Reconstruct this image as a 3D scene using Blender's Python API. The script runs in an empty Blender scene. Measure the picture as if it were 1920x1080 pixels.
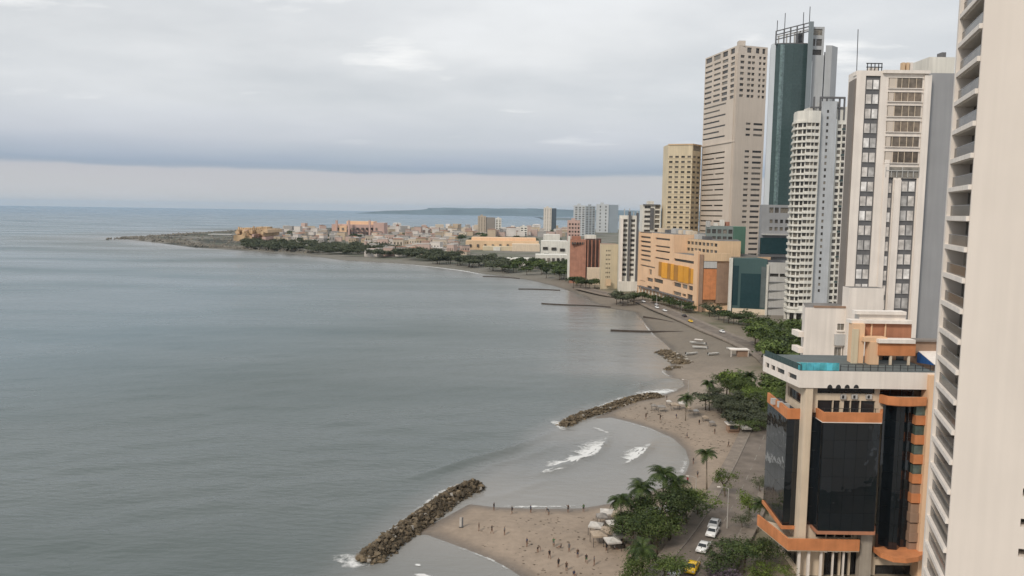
import bpy, bmesh, math, random
import numpy as np
from mathutils import Matrix, Vector, Euler
random.seed(7); rng = np.random.default_rng(7)
S = bpy.context.scene; C = S.collection; R_ = math.radians

# ------------------------------------------------------------------ camera
FPX, HCAM, PIT, ROLL = 1500.0, 60.0, R_(5.45), R_(0.86)
cam = bpy.data.cameras.new('camera'); cam.sensor_width = 36; cam.lens = FPX/1920*36
cam.clip_start = 0.5; cam.clip_end = 80000
co = bpy.data.objects.new('camera', cam); C.objects.link(co); S.camera = co
ROT = Matrix.Rotation(math.pi/2-PIT, 3, 'X') @ Matrix.Rotation(ROLL, 3, 'Z')
co.matrix_world = Matrix.Translation((0, 0, HCAM)) @ ROT.to_4x4()

# ------------------------------------------------------------------ sky, sun, exposure
SUN_AZ, SUN_EL = R_(-140), R_(42)      # azimuth measured from +Y towards +X: behind the camera, over the sea
w = bpy.data.worlds.new('World'); S.world = w; w.use_nodes = True
nt = w.node_tree; N = nt.nodes; L = nt.links; N.clear()
def nd(t, **k):
    n = N.new(t)
    for a, b in k.items(): setattr(n, a, b)
    return n
out = nd('ShaderNodeOutputWorld'); bg = nd('ShaderNodeBackground'); bg.inputs[1].default_value = 0.1
sky = nd('ShaderNodeTexSky', sky_type='NISHITA', sun_disc=False); sky.sun_elevation = SUN_EL; sky.sun_rotation = SUN_AZ
tc = nd('ShaderNodeTexCoord'); sep = nd('ShaderNodeSeparateXYZ'); L.new(tc.outputs['Generated'], sep.inputs[0])
def mth(op, a, b=None, c=None):
    n = nd('ShaderNodeMath', operation=op)
    for i, v in enumerate((a, b, c)):
        if v is None: continue
        if hasattr(v, 'is_output'): L.new(v, n.inputs[i])
        else: n.inputs[i].default_value = v
    return n.outputs[0]
zc = mth('MAXIMUM', sep.outputs[2], 0.0)
den = mth('ADD', zc, 0.10)
cx = mth('DIVIDE', sep.outputs[0], den); cy = mth('DIVIDE', sep.outputs[1], den)
comb = nd('ShaderNodeCombineXYZ'); L.new(cx, comb.inputs[0]); L.new(cy, comb.inputs[1])
n1 = nd('ShaderNodeTexNoise'); n1.inputs['Scale'].default_value = 0.55; n1.inputs['Detail'].default_value = 7; n1.inputs['Roughness'].default_value = .52
L.new(comb.outputs[0], n1.inputs['Vector'])
mp = nd('ShaderNodeMapping'); mp.inputs['Scale'].default_value = (5, 5, 40); L.new(tc.outputs['Generated'], mp.inputs[0])
n2 = nd('ShaderNodeTexNoise'); n2.inputs['Scale'].default_value = 1.0; n2.inputs['Detail'].default_value = 5; L.new(mp.outputs[0], n2.inputs['Vector'])
zz = mth('ADD', zc, mth('MULTIPLY', mth('SUBTRACT', n2.outputs[0], 0.5), 0.016))
ramp = nd('ShaderNodeValToRGB'); cr = ramp.color_ramp
stops = [(0.0, (.53, .525, .53)), (.040, (.475, .475, .50)), (.0445, (.455, .465, .50)), (.0475, (.285, .345, .43)), (.056, (.35, .40, .48)), (.080, (.50, .525, .572)),
         (.125, (.60, .618, .638)), (.19, (.68, .692, .70)), (.30, (.69, .705, .72)), (1.0, (.64, .67, .70))]
while len(cr.elements) < len(stops): cr.elements.new(.5)
for e, (p, c) in zip(cr.elements, stops): e.position = p; e.color = (*c, 1)
L.new(zz, ramp.inputs[0])
# billow: brighter and greyer cloud patches higher up
bl = nd('ShaderNodeMapRange'); bl.inputs[1].default_value = .36; bl.inputs[2].default_value = .66; bl.inputs[3].default_value = .88; bl.inputs[4].default_value = 1.15
L.new(n1.outputs[0], bl.inputs[0])
hi = nd('ShaderNodeMapRange'); hi.inputs[1].default_value = .05; hi.inputs[2].default_value = .17; L.new(zc, hi.inputs[0])
blm = nd('ShaderNodeMix', data_type='FLOAT'); L.new(hi.outputs[0], blm.inputs[0]); blm.inputs[2].default_value = 1.0; L.new(bl.outputs[0], blm.inputs[3])
sc10 = nd('ShaderNodeVectorMath', operation='SCALE'); L.new(ramp.outputs[0], sc10.inputs[0]); L.new(mth('MULTIPLY', blm.outputs[0], 10.0), sc10.inputs['Scale'])
thin = nd('ShaderNodeMapRange'); thin.inputs[1].default_value = .30; thin.inputs[2].default_value = .55; thin.inputs[3].default_value = .86; thin.inputs[4].default_value = .97
L.new(n1.outputs[0], thin.inputs[0])
mx = nd('ShaderNodeMix', data_type='RGBA'); L.new(thin.outputs[0], mx.inputs[0]); L.new(sky.outputs[0], mx.inputs[6]); L.new(sc10.outputs[0], mx.inputs[7])
hl = nd('ShaderNodeMapRange'); hl.inputs[1].default_value = .60; hl.inputs[2].default_value = .70; hl.inputs[3].default_value = 0; hl.inputs[4].default_value = .75; hl.clamp = True
n3 = nd('ShaderNodeTexNoise'); n3.inputs['Scale'].default_value = 1.15; n3.inputs['Detail'].default_value = 8; n3.inputs['Roughness'].default_value = .55
mp3 = nd('ShaderNodeMapping'); mp3.inputs['Location'].default_value = (5.3, 1.4, 0); mp3.inputs['Scale'].default_value = (.8, 1.3, 1); L.new(comb.outputs[0], mp3.inputs[0]); L.new(mp3.outputs[0], n3.inputs['Vector']); L.new(n3.outputs[0], hl.inputs[0])
hm = nd('ShaderNodeMix', data_type='RGBA'); L.new(mth('MULTIPLY', hl.outputs[0], hi.outputs[0]), hm.inputs[0]); L.new(mx.outputs[2], hm.inputs[6]); hm.inputs[7].default_value = (8.9, 8.9, 8.8, 1)
L.new(hm.outputs[2], bg.inputs[0]); L.new(bg.outputs[0], out.inputs[0])
sl = bpy.data.lights.new('sun', 'SUN'); sl.energy = 2.0; sl.angle = R_(11); sl.color = (1, .9, .78)
so = bpy.data.objects.new('sun', sl); C.objects.link(so)
sd_ = Vector((math.sin(SUN_AZ)*math.cos(SUN_EL), math.cos(SUN_AZ)*math.cos(SUN_EL), math.sin(SUN_EL)))
so.rotation_euler = sd_.to_track_quat('Z', 'Y').to_euler(); so.location = (0, 0, 300)
vs = S.view_settings; vs.view_transform = 'Standard'; vs.look = 'None'; vs.exposure = 0.22; vs.gamma = 1; vs.use_curve_mapping = False
S.render.engine = 'CYCLES'; S.cycles.use_denoising = True; S.cycles.max_bounces = 6; S.cycles.volume_bounces = 0; S.cycles.transparent_max_bounces = 12
S.cycles.caustics_reflective = False; S.cycles.caustics_refractive = False

# ------------------------------------------------------------------ rays of the photograph turned into places
def ray(x, y): return ROT @ Vector(((x-960)/FPX, -(y-540)/FPX, -1))
def G(x, y, z=0.0):
    d = ray(x, y); t = (z-HCAM)/d.z; return (d.x*t, d.y*t)
def at(x, y, Y):
    d = ray(x, y); t = Y/d.y; return (d.x*t, HCAM+d.z*t)
def on_edge(p0, p1, x, y):
    """distance along the wall p0-p1 and height where the line of sight meets it"""
    d = ray(x, y); ex, ey = p1[0]-p0[0], p1[1]-p0[1]; l = math.hypot(ex, ey)
    det = d.x*(-ey)+ex*d.y
    t = (p0[0]*(-ey)+ex*p0[1])/det
    X, Y = d.x*t, d.y*t
    return ((X-p0[0])*ex+(Y-p0[1])*ey)/l, HCAM+d.z*t

# ------------------------------------------------------------------ materials
MATS = {}
def newmat(name):
    m = bpy.data.materials.new(name); m.use_nodes = True; MATS[name] = m
    t = m.node_tree; return m, t, t.nodes, t.links, t.nodes['Principled BSDF']
def plaster(name, rgb, rough=.8, var=.10, scale=.25, streak=.12, rnd=0.0, bump=.15, spec=.3):
    m, t, n, l, b = newmat(name)
    g = n.new('ShaderNodeNewGeometry')
    a = n.new('ShaderNodeTexNoise'); a.inputs['Scale'].default_value = scale; a.inputs['Detail'].default_value = 6; l.new(g.outputs['Position'], a.inputs['Vector'])
    mp = n.new('ShaderNodeMapping'); mp.inputs['Scale'].default_value = (1.3, 1.3, .06); l.new(g.outputs['Position'], mp.inputs[0])
    s = n.new('ShaderNodeTexNoise'); s.inputs['Scale'].default_value = 1.0; s.inputs['Detail'].default_value = 4; l.new(mp.outputs[0], s.inputs['Vector'])
    def rng_(src, lo, hi):
        r = n.new('ShaderNodeMapRange'); r.inputs[1].default_value = .3; r.inputs[2].default_value = .7; r.inputs[3].default_value = lo; r.inputs[4].default_value = hi
        l.new(src, r.inputs[0]); return r.outputs[0]
    mul = n.new('ShaderNodeMath'); mul.operation = 'MULTIPLY'; l.new(rng_(a.outputs[0], 1-var, 1+var), mul.inputs[0]); l.new(rng_(s.outputs[0], 1-streak, 1+streak*.4), mul.inputs[1])
    val = mul.outputs[0]
    if rnd:
        oi = n.new('ShaderNodeObjectInfo'); r = n.new('ShaderNodeMapRange'); r.inputs[3].default_value = 1-rnd; r.inputs[4].default_value = 1+rnd; l.new(oi.outputs['Random'], r.inputs[0])
        m2 = n.new('ShaderNodeMath'); m2.operation = 'MULTIPLY'; l.new(val, m2.inputs[0]); l.new(r.outputs[0], m2.inputs[1]); val = m2.outputs[0]
    v = n.new('ShaderNodeVectorMath'); v.operation = 'SCALE'; v.inputs[0].default_value = rgb; l.new(val, v.inputs['Scale']); l.new(v.outputs[0], b.inputs['Base Color'])
    b.inputs['Roughness'].default_value = rough; b.inputs['Specular IOR Level'].default_value = spec
    if bump:
        f = n.new('ShaderNodeTexNoise'); f.inputs['Scale'].default_value = 2.2; f.inputs['Detail'].default_value = 5; l.new(g.outputs['Position'], f.inputs['Vector'])
        bp = n.new('ShaderNodeBump'); bp.inputs['Strength'].default_value = bump; bp.inputs['Distance'].default_value = .1; l.new(f.outputs[0], bp.inputs['Height']); l.new(bp.outputs[0], b.inputs['Normal'])
    return m
def glass(name, dark, light, frac=.3, rough=.08, spec=.6, warp=.0, even=False):
    """window: dark room behind glass, in some of them a drawn curtain"""
    m, t, n, l, b = newmat(name)
    oi = n.new('ShaderNodeObjectInfo'); g = n.new('ShaderNodeNewGeometry')
    r = n.new('ShaderNodeValToRGB'); r.color_ramp.interpolation = 'CONSTANT'
    e = r.color_ramp.elements; e[0].position = 0; e[0].color = (*dark, 1); e[1].position = 1-frac; e[1].color = (*light, 1)
    k = e.new((1-frac)*.5); k.color = (*[d*(1.08 if even else 1.7)+(0 if even else .012) for d in dark], 1)
    l.new(oi.outputs['Random'], r.inputs[0])
    a = n.new('ShaderNodeTexNoise'); a.inputs['Scale'].default_value = .8; a.inputs['Detail'].default_value = 3; l.new(g.outputs['Position'], a.inputs['Vector'])
    mr = n.new('ShaderNodeMapRange'); mr.inputs[1].default_value = .35; mr.inputs[2].default_value = .65; mr.inputs[3].default_value = .92 if even else .7; mr.inputs[4].default_value = 1.08 if even else 1.25; l.new(a.outputs[0], mr.inputs[0])
    v = n.new('ShaderNodeVectorMath'); v.operation = 'SCALE'; l.new(r.outputs[0], v.inputs[0]); l.new(mr.outputs[0], v.inputs['Scale']); l.new(v.outputs[0], b.inputs['Base Color'])
    b.inputs['Roughness'].default_value = rough; b.inputs['Specular IOR Level'].default_value = spec
    if warp:
        f = n.new('ShaderNodeTexNoise'); f.inputs['Scale'].default_value = .35; f.inputs['Detail'].default_value = 2; l.new(g.outputs['Position'], f.inputs['Vector'])
        bp = n.new('ShaderNodeBump'); bp.inputs['Strength'].default_value = warp; bp.inputs['Distance'].default_value = .3; l.new(f.outputs[0], bp.inputs['Height']); l.new(bp.outputs[0], b.inputs['Normal'])
    return m
def simple(name, rgb, rough=.5, metal=0.0, spec=.5):
    m, t, n, l, b = newmat(name); b.inputs['Base Color'].default_value = (*rgb, 1); b.inputs['Roughness'].default_value = rough
    b.inputs['Metallic'].default_value = metal; b.inputs['Specular IOR Level'].default_value = spec
    return m
def leafmat(name, rgb, rgb2):
    m, t, n, l, b = newmat(name)
    g = n.new('ShaderNodeNewGeometry'); oi = n.new('ShaderNodeObjectInfo')
    a = n.new('ShaderNodeTexNoise'); a.inputs['Scale'].default_value = 1.1; a.inputs['Detail'].default_value = 4; l.new(g.outputs['Position'], a.inputs['Vector'])
    mr = n.new('ShaderNodeMapRange'); mr.inputs[1].default_value = .35; mr.inputs[2].default_value = .68; l.new(a.outputs[0], mr.inputs[0])
    mx = n.new('ShaderNodeMix'); mx.data_type = 'RGBA'; mx.inputs[6].default_value = (*rgb, 1); mx.inputs[7].default_value = (*rgb2, 1); l.new(mr.outputs[0], mx.inputs[0])
    r = n.new('ShaderNodeMapRange'); r.inputs[3].default_value = .7; r.inputs[4].default_value = 1.3; l.new(oi.outputs['Random'], r.inputs[0])
    r2 = n.new('ShaderNodeMapRange'); r2.inputs[3].default_value = .65; r2.inputs[4].default_value = 1.35; l.new(g.outputs['Random Per Island'], r2.inputs[0])
    mu = n.new('ShaderNodeMath'); mu.operation = 'MULTIPLY'; l.new(r.outputs[0], mu.inputs[0]); l.new(r2.outputs[0], mu.inputs[1])
    v = n.new('ShaderNodeVectorMath'); v.operation = 'SCALE'; l.new(mx.outputs[2], v.inputs[0]); l.new(mu.outputs[0], v.inputs['Scale']); l.new(v.outputs[0], b.inputs['Base Color'])
    b.inputs['Roughness'].default_value = .55; b.inputs['Specular IOR Level'].default_value = .3
    tr = n.new('ShaderNodeBsdfTranslucent'); l.new(v.outputs[0], tr.inputs[0])
    ms = n.new('ShaderNodeMixShader'); ms.inputs[0].default_value = .25; l.new(b.outputs[0], ms.inputs[1]); l.new(tr.outputs[0], ms.inputs[2])
    l.new(ms.outputs[0], n['Material Output'].inputs[0])
    return m

# ------------------------------------------------------------------ objects
def tag(o, label=None, cat=None, group=None, kind=None):
    for k, v in (('label', label), ('category', cat), ('group', group), ('kind', kind)):
        if v: o[k] = v
    return o
def empty(name, loc=(0, 0, 0), rz=0, label=None, cat=None, group=None):
    o = bpy.data.objects.new(name, None); C.objects.link(o); o.location = loc; o.rotation_euler[2] = rz
    o.empty_display_size = .5
    return tag(o, label, cat, group)
def setmat(o, m):
    s = o.material_slots[0]; s.link = 'OBJECT'; s.material = m
def mesh(name, v, f, mats=None, smooth=False, mi=None):
    me = bpy.data.meshes.new(name); me.from_pydata(v, [], f)
    for m in (mats if isinstance(mats, (list, tuple)) else [mats]): me.materials.append(m)
    if mi is not None: me.polygons.foreach_set('material_index', mi)
    if smooth: me.polygons.foreach_set('use_smooth', [True]*len(me.polygons))
    me.update(); return me
def ob(name, me, parent=None, loc=(0, 0, 0), rot=(0, 0, 0), scale=(1, 1, 1), mat=None):
    o = bpy.data.objects.new(name, me); C.objects.link(o); o.location = loc; o.rotation_euler = rot; o.scale = scale
    if parent: o.parent = parent
    if mat is not None: setmat(o, mat)
    return o
def box_vf(x0, x1, y0, y1, z0, z1, k=0):
    v = [(x0, y0, z0), (x1, y0, z0), (x1, y1, z0), (x0, y1, z0), (x0, y0, z1), (x1, y0, z1), (x1, y1, z1), (x0, y1, z1)]
    f = [(0, 3, 2, 1), (4, 5, 6, 7), (0, 1, 5, 4), (1, 2, 6, 5), (2, 3, 7, 6), (3, 0, 4, 7)]
    return v, [tuple(i+k for i in q) for q in f]
v, f = box_vf(-.5, .5, -.5, .5, -.5, .5); UNIT = mesh('unit_block', v, f)
def piece(name, parent, mat, c, s, rz=0):
    return ob(name, UNIT, parent, c, (0, 0, rz), s, mat)
def bar(name, parent, mat, a, b, th=.1):
    a = Vector(a); b = Vector(b); d = b-a
    return ob(name, UNIT, parent, (a+b)/2, d.to_track_quat('Z', 'Y').to_euler(), (th, th, d.length), mat)
def sub(name, me, par, loc, rot, scale, mat):
    """a sub-part of a stretched piece, kept in the thing's own measures"""
    o = ob(name, me, par, loc, rot, scale, mat)
    M = Matrix.LocRotScale(par.location, par.rotation_euler, par.scale)
    o.matrix_parent_inverse = M.inverted(); return o
class MB:
    def __init__(s): s.v = []; s.f = []
    def box(s, x0, x1, y0, y1, z0, z1):
        v, f = box_vf(x0, x1, y0, y1, z0, z1, len(s.v)); s.v += v; s.f += f; return s
    def prism(s, poly, z0, z1):
        k = len(s.v); n = len(poly)
        s.v += [(p[0], p[1], z0) for p in poly]+[(p[0], p[1], z1) for p in poly]
        s.f += [tuple(range(k+n-1, k-1, -1)), tuple(range(k+n, k+2*n))]+[(k+i, k+(i+1) % n, k+n+(i+1) % n, k+n+i) for i in range(n)]
        return s
    def tube(s, pts, rad, n=6):
        k = len(s.v); pts = [Vector(p) for p in pts]
        for i, p in enumerate(pts):
            d = (pts[min(i+1, len(pts)-1)]-pts[max(i-1, 0)]).normalized()
            a = d.orthogonal().normalized(); b = d.cross(a); r = rad[i] if hasattr(rad, '__len__') else rad
            if i and a.dot(pa) < 0: pass
            pa = a
            for j in range(n):
                q = p+(a*math.cos(j*2*math.pi/n)+b*math.sin(j*2*math.pi/n))*r; s.v.append(tuple(q))
        for i in range(len(pts)-1):
            for j in range(n):
                s.f.append((k+i*n+j, k+i*n+(j+1) % n, k+(i+1)*n+(j+1) % n, k+(i+1)*n+j))
        s.f.append(tuple(k+j for j in range(n-1, -1, -1))); s.f.append(tuple(k+(len(pts)-1)*n+j for j in range(n)))
        return s
    def build(s, name, mat, parent=None, smooth=False): return ob(name, mesh(name, s.v, s.f, mat, smooth), parent)
    def mesh(s, name, mat=None, smooth=False): return mesh(name, s.v, s.f, mat, smooth)

def wallface(v, f, p0, p1, z0, z1, ops, depth):
    """one wall with real rectangular openings and their reveals; the outside lies to the right of p0 -> p1"""
    ex, ey = p1[0]-p0[0], p1[1]-p0[1]; l = math.hypot(ex, ey); ex /= l; ey /= l; nx, ny = ey, -ex
    ops = [(max(.02, a), min(l-.02, b), max(z0+.02, c), min(z1-.02, d)) for a, b, c, d in ops]
    ops = [o for o in ops if o[1] > o[0]+.05 and o[3] > o[2]+.05]
    zs = sorted({z0, z1, *[round(o[2], 3) for o in ops], *[round(o[3], 3) for o in ops]})
    def pt(u, z, dd=0): return (p0[0]+ex*u-nx*dd, p0[1]+ey*u-ny*dd, z)
    def quad(a, b, c, d): k = len(v); v.extend((a, b, c, d)); f.append((k, k+1, k+2, k+3))
    for za, zb in zip(zs[:-1], zs[1:]):
        zm = (za+zb)/2; row = sorted([(o[0], o[1]) for o in ops if o[2] < zm < o[3]]); u = 0
        for a, b in row:
            if a > u+1e-4: quad(pt(u, za), pt(a, za), pt(a, zb), pt(u, zb))
            u = max(u, b)
        if u < l-1e-4: quad(pt(u, za), pt(l, za), pt(l, zb), pt(u, zb))
    for a, b, c, d in ops:
        quad(pt(a, c), pt(b, c), pt(b, c, depth), pt(a, c, depth)); quad(pt(a, d, depth), pt(b, d, depth), pt(b, d), pt(a, d))
        quad(pt(a, c), pt(a, c, depth), pt(a, d, depth), pt(a, d)); quad(pt(b, c, depth), pt(b, c), pt(b, d), pt(b, d, depth))
    return ops
class Bld:
    def __init__(s, name, label, cat='building', loc=(0, 0, 0), group=None):
        s.root = empty(name, loc, 0, label, cat, group); s.o = loc
    def L(s, p): return (p[0]-s.o[0], p[1]-s.o[1])
    def wall(s, mat, foot, z0, z1, ops={}, depth=.3, gl=None, name='wall', wname='window', roofmat=None, frame=None):
        """foot: world corners, counter-clockwise from above; ops[edge] = openings along that edge"""
        ft = [s.L(p) for p in foot]; v = []; f = []; n = len(ft)
        for i in range(n):
            o = wallface(v, f, ft[i], ft[(i+1) % n], z0, z1, ops.get(i, []), depth)
            if o: s.panes(ft[i], ft[(i+1) % n], o, gl[i] if isinstance(gl, dict) else gl, depth, wname, frame)
        k = len(v); v += [(p[0], p[1], z1) for p in ft]; f.append(tuple(range(k, k+n)))
        mi = [0]*(len(f)-1)+[1 if roofmat else 0]
        return ob(name, mesh(name, v, f, [mat, roofmat] if roofmat else mat, mi=mi), s.root)
    def panes(s, p0, p1, ops, gl, depth, wname, frame=None):
        ex, ey = p1[0]-p0[0], p1[1]-p0[1]; l = math.hypot(ex, ey); ex /= l; ey /= l; nx, ny = ey, -ex; rz = math.atan2(ey, ex)
        for a, b, c, d in ops:
            u = (a+b)/2; dd = depth-.03
            w_ = piece(wname, s.root, gl, (p0[0]+ex*u-nx*dd, p0[1]+ey*u-ny*dd, (c+d)/2), (b-a+.04, .06, d-c+.04), rz)
            if frame:
                fm, nb = frame; dd = depth-.08
                for j in range(nb):
                    uu = a+(b-a)*(j+1)/(nb+1)
                    sub('frame', UNIT, w_, (p0[0]+ex*uu-nx*dd, p0[1]+ey*uu-ny*dd, (c+d)/2), (0, 0, rz), (.09, .07, d-c), fm)
    def ops_px(s, p0, p1, rects):
        """rectangles measured in the photograph, laid onto the wall p0 -> p1 at its real distance"""
        r = []
        for x0, y0, x1, y1 in rects:
            xc, yc = (x0+x1)/2, (y0+y1)/2
            u0, u1 = on_edge(p0, p1, x0, yc)[0], on_edge(p0, p1, x1, yc)[0]; za, zb = on_edge(p0, p1, xc, y1)[1], on_edge(p0, p1, xc, y0)[1]
            r.append((min(u0, u1), max(u0, u1), za, zb))
        return r
    def box(s, name, mat, x0, x1, y0, y1, z0, z1, rz=0):
        return piece(name, s.root, mat, ((x0+x1)/2-s.o[0], (y0+y1)/2-s.o[1], (z0+z1)/2), (abs(x1-x0), abs(y1-y0), abs(z1-z0)), rz)
    def pbox(s, name, mat, x0, x1, y0, y1, Y0, Y1):
        """a block whose front, at depth Y0, covers x0-x1, y0-y1 of the photograph"""
        yc = (y0+y1)/2; xc = (x0+x1)/2
        return s.box(name, mat, at(x0, yc, Y0)[0], at(x1, yc, Y0)[0], Y0, Y1, at(xc, y1, Y0)[1], at(xc, y0, Y0)[1])
    def prism(s, name, mat, foot, z0, z1):
        return MB().prism([s.L(p) for p in foot], z0, z1).build(name, mat, s.root)
def gridops(l, n, frac, z0, fh, nf, v0, v1, u0=0, skip=()):
    p = l/n
    return [(u0+i*p+p*(1-frac)/2, u0+i*p+p*(1+frac)/2, z0+k*fh+v0, z0+k*fh+v1) for k in range(nf) for i in range(n) if (i, k) not in skip]
def copy_tree(o, parent=None):
    c = o.copy(); C.objects.link(c); c.parent = parent
    for ch in o.children: copy_tree(ch, c)
    return c

# ------------------------------------------------------------------ the coast
COAST_PX = [(975, 1080), (940, 1058), (900, 1040), (840, 1017), (800, 1003), (775, 1003), (880, 945), (930, 951), (1000, 954), (1090, 953), (1150, 943), (1205, 926), (1250, 911), (1275, 898),
            (1288, 883), (1293, 866), (1285, 843), (1262, 822), (1220, 803), (1180, 791), (1145, 783), (1110, 786), (1190, 752), (1225, 747), (1252, 738), (1284, 724), (1278, 714), (1255, 707), (1247, 697),
            (1258, 684), (1250, 668), (1258, 655), (1245, 643), (1228, 629), (1213, 612), (1203, 598), (1190, 585), (1140, 578), (1112, 568), (1095, 556), (1072, 547), (1040, 537), (1000, 527), (960, 520),
            (900, 513), (850, 505), (760, 495), (640, 488), (560, 477), (470, 471), (420, 468), (360, 464), (300, 456), (218, 447), (300, 441), (360, 437), (440, 432), (520, 429.5), (620, 427), (700, 426), (800, 426),
            (900, 427), (1000, 428.5), (1240, 432)]
COAST = [(30, -80), (30, 70), (26, 95), (15, 108), (6, 119)]+[G(*p) for p in COAST_PX]+[(5200, 3300), (5200, -80)]
CP = np.array(COAST)
def shore(x, y):
    """signed distance to the waterline, positive inland"""
    x = np.asarray(x, float); y = np.asarray(y, float); d2 = np.full(x.shape, 1e18); ins = np.zeros(x.shape, bool)
    for (ax, ay), (bx, by) in zip(CP, np.roll(CP, -1, 0)):
        ex, ey = bx-ax, by-ay; t = np.clip(((x-ax)*ex+(y-ay)*ey)/(ex*ex+ey*ey+1e-9), 0, 1)
        d2 = np.minimum(d2, (x-ax-t*ex)**2+(y-ay-t*ey)**2)
        c = ((ay > y) != (by > y)) & (x < (bx-ax)*(y-ay)/(by-ay+1e-12)+ax); ins ^= c
    d = np.sqrt(d2); return np.where(ins, d, -d)
def lift(d):
    return np.where(d < 0, np.maximum(d*.07, -2.5), np.where(d < 20, d*.06, 1.2+np.minimum((d-20)*.012, .8)))
def hgt(x, y): return float(lift(shore(np.array([x]), np.array([y])))[0])
def vnoise(x, y, seed=0):
    """cheap smooth value noise, for placing and colouring"""
    r = np.random.default_rng(seed); P = r.random((64, 64))
    xi = np.floor(x).astype(int); yi = np.floor(y).astype(int); fx = x-xi; fy = y-yi; fx = fx*fx*(3-2*fx); fy = fy*fy*(3-2*fy)
    a = P[xi % 64, yi % 64]; b = P[(xi+1) % 64, yi % 64]; c = P[xi % 64, (yi+1) % 64]; d = P[(xi+1) % 64, (yi+1) % 64]
    return (a*(1-fx)+b*fx)*(1-fy)+(c*(1-fx)+d*fx)*fy
def gridmesh(name, X, Y, Z, keep=None):
    r, c = X.shape; me = bpy.data.meshes.new(name)
    idx = np.arange(r*c).reshape(r, c); q = np.stack([idx[:-1, :-1], idx[:-1, 1:], idx[1:, 1:], idx[1:, :-1]], -1).reshape(-1, 4)
    if keep is not None:
        k = keep.ravel(); q = q[k[q].any(1)]
        used = np.zeros(r*c, bool); used[q.ravel()] = True; remap = np.cumsum(used)-1; q = remap[q]
    else: used = np.ones(r*c, bool)
    co_ = np.stack([X.ravel(), Y.ravel(), Z.ravel()], -1)[used]
    me.vertices.add(len(co_)); me.vertices.foreach_set('co', co_.ravel().astype(np.float32))
    me.loops.add(q.size); me.loops.foreach_set('vertex_index', q.ravel().astype(np.int32)); me.polygons.add(len(q))
    me.polygons.foreach_set('loop_start', np.arange(0, q.size, 4, dtype=np.int32)); me.polygons.foreach_set('use_smooth', np.ones(len(q), bool))
    me.update(calc_edges=True); return me, used
# land
ys = 55*np.exp(np.arange(0, math.log(4300/55), .0085)); ts = np.arange(-.62, 1.25, .0042)
Yg, Tg = np.meshgrid(ys, ts, indexing='ij'); Xg = Yg*Tg
D = shore(Xg, Yg); Zg = lift(D)
nz = vnoise(Xg/6, Yg/6, 1)-.5; nz2 = vnoise(Xg/25, Yg/25, 2)-.5; nz3 = vnoise(Xg/1.7, Yg/1.7, 3)-.5
Zg += np.where(D > 3, (nz*.25+nz3*.12)*np.clip((D-3)/8, 0, 1)*np.clip(1-(Yg-300)/200, 0, 1), 0)
lm, used = gridmesh('ground', Xg, Yg, Zg, D > -22)
def mixc(a, b, t): return a*(1-t[..., None])+np.array(b)*t[..., None]
col = np.empty(Xg.shape+(3,)); col[:] = (.285, .226, .173)
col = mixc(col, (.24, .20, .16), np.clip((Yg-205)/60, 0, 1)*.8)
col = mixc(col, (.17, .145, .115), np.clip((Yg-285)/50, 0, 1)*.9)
col = mixc(col, (.20, .17, .125), np.clip((D-22+nz2*18)/10, 0, 1)*.85)
col = mixc(col, (.075, .085, .04), np.clip((nz2+nz*.6-.08)*5, 0, 1)*np.clip((D-24)/14, 0, 1)*.8)
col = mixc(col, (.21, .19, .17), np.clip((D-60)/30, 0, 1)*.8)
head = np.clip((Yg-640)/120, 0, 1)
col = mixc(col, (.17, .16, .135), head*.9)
col = mixc(col, (.085, .08, .065), np.clip((-Xg-330+nz2*120)/60, 0, 1)*np.clip((Yg-900)/200, 0, 1)*.9)
col = mixc(col, (.09, .10, .06), head*np.clip((nz2+.1)*4, 0, 1)*np.clip((D-30)/20, 0, 1)*.7)
tipz = np.clip((-Xg-330)/80, 0, 1)*np.clip((Yg-1000)/150, 0, 1); hn = vnoise(Xg/38+Yg/70, Yg/46, 8)-.5; hn2 = vnoise(Xg/13, Yg/30, 9)-.5
col = mixc(col, (.20, .185, .16), tipz*np.clip(hn*5, 0, 1)*.8); col = mixc(col, (.035, .038, .028), tipz*np.clip(-hn*5-.3+hn2, 0, 1)*.9)
wet = np.clip(1-(D-.2+nz*1.2)/3.2, 0, 1)
col *= (1-.52*wet)[..., None]*(1+nz3*.10+nz*.14)[..., None]
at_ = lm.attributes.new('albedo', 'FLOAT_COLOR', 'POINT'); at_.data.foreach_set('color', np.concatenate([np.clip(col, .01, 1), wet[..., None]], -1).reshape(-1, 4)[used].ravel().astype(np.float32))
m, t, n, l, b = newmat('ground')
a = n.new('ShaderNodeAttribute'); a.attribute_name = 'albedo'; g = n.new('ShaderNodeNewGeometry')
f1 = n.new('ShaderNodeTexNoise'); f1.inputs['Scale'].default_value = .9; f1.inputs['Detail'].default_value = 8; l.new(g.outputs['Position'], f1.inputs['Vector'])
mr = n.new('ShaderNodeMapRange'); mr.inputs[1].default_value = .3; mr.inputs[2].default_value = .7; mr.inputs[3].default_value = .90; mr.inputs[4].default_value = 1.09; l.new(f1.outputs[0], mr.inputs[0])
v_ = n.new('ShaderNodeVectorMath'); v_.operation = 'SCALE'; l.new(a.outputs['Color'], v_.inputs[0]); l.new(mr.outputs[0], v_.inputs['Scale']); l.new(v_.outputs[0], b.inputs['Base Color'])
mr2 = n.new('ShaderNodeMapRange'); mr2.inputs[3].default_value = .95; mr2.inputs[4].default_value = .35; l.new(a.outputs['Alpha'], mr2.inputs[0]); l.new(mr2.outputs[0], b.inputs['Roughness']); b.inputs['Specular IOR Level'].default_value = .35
bp = n.new('ShaderNodeBump'); bp.inputs['Strength'].default_value = .5; bp.inputs['Distance'].default_value = .15; l.new(f1.outputs[0], bp.inputs['Height']); l.new(bp.outputs[0], b.inputs['Normal'])
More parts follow.
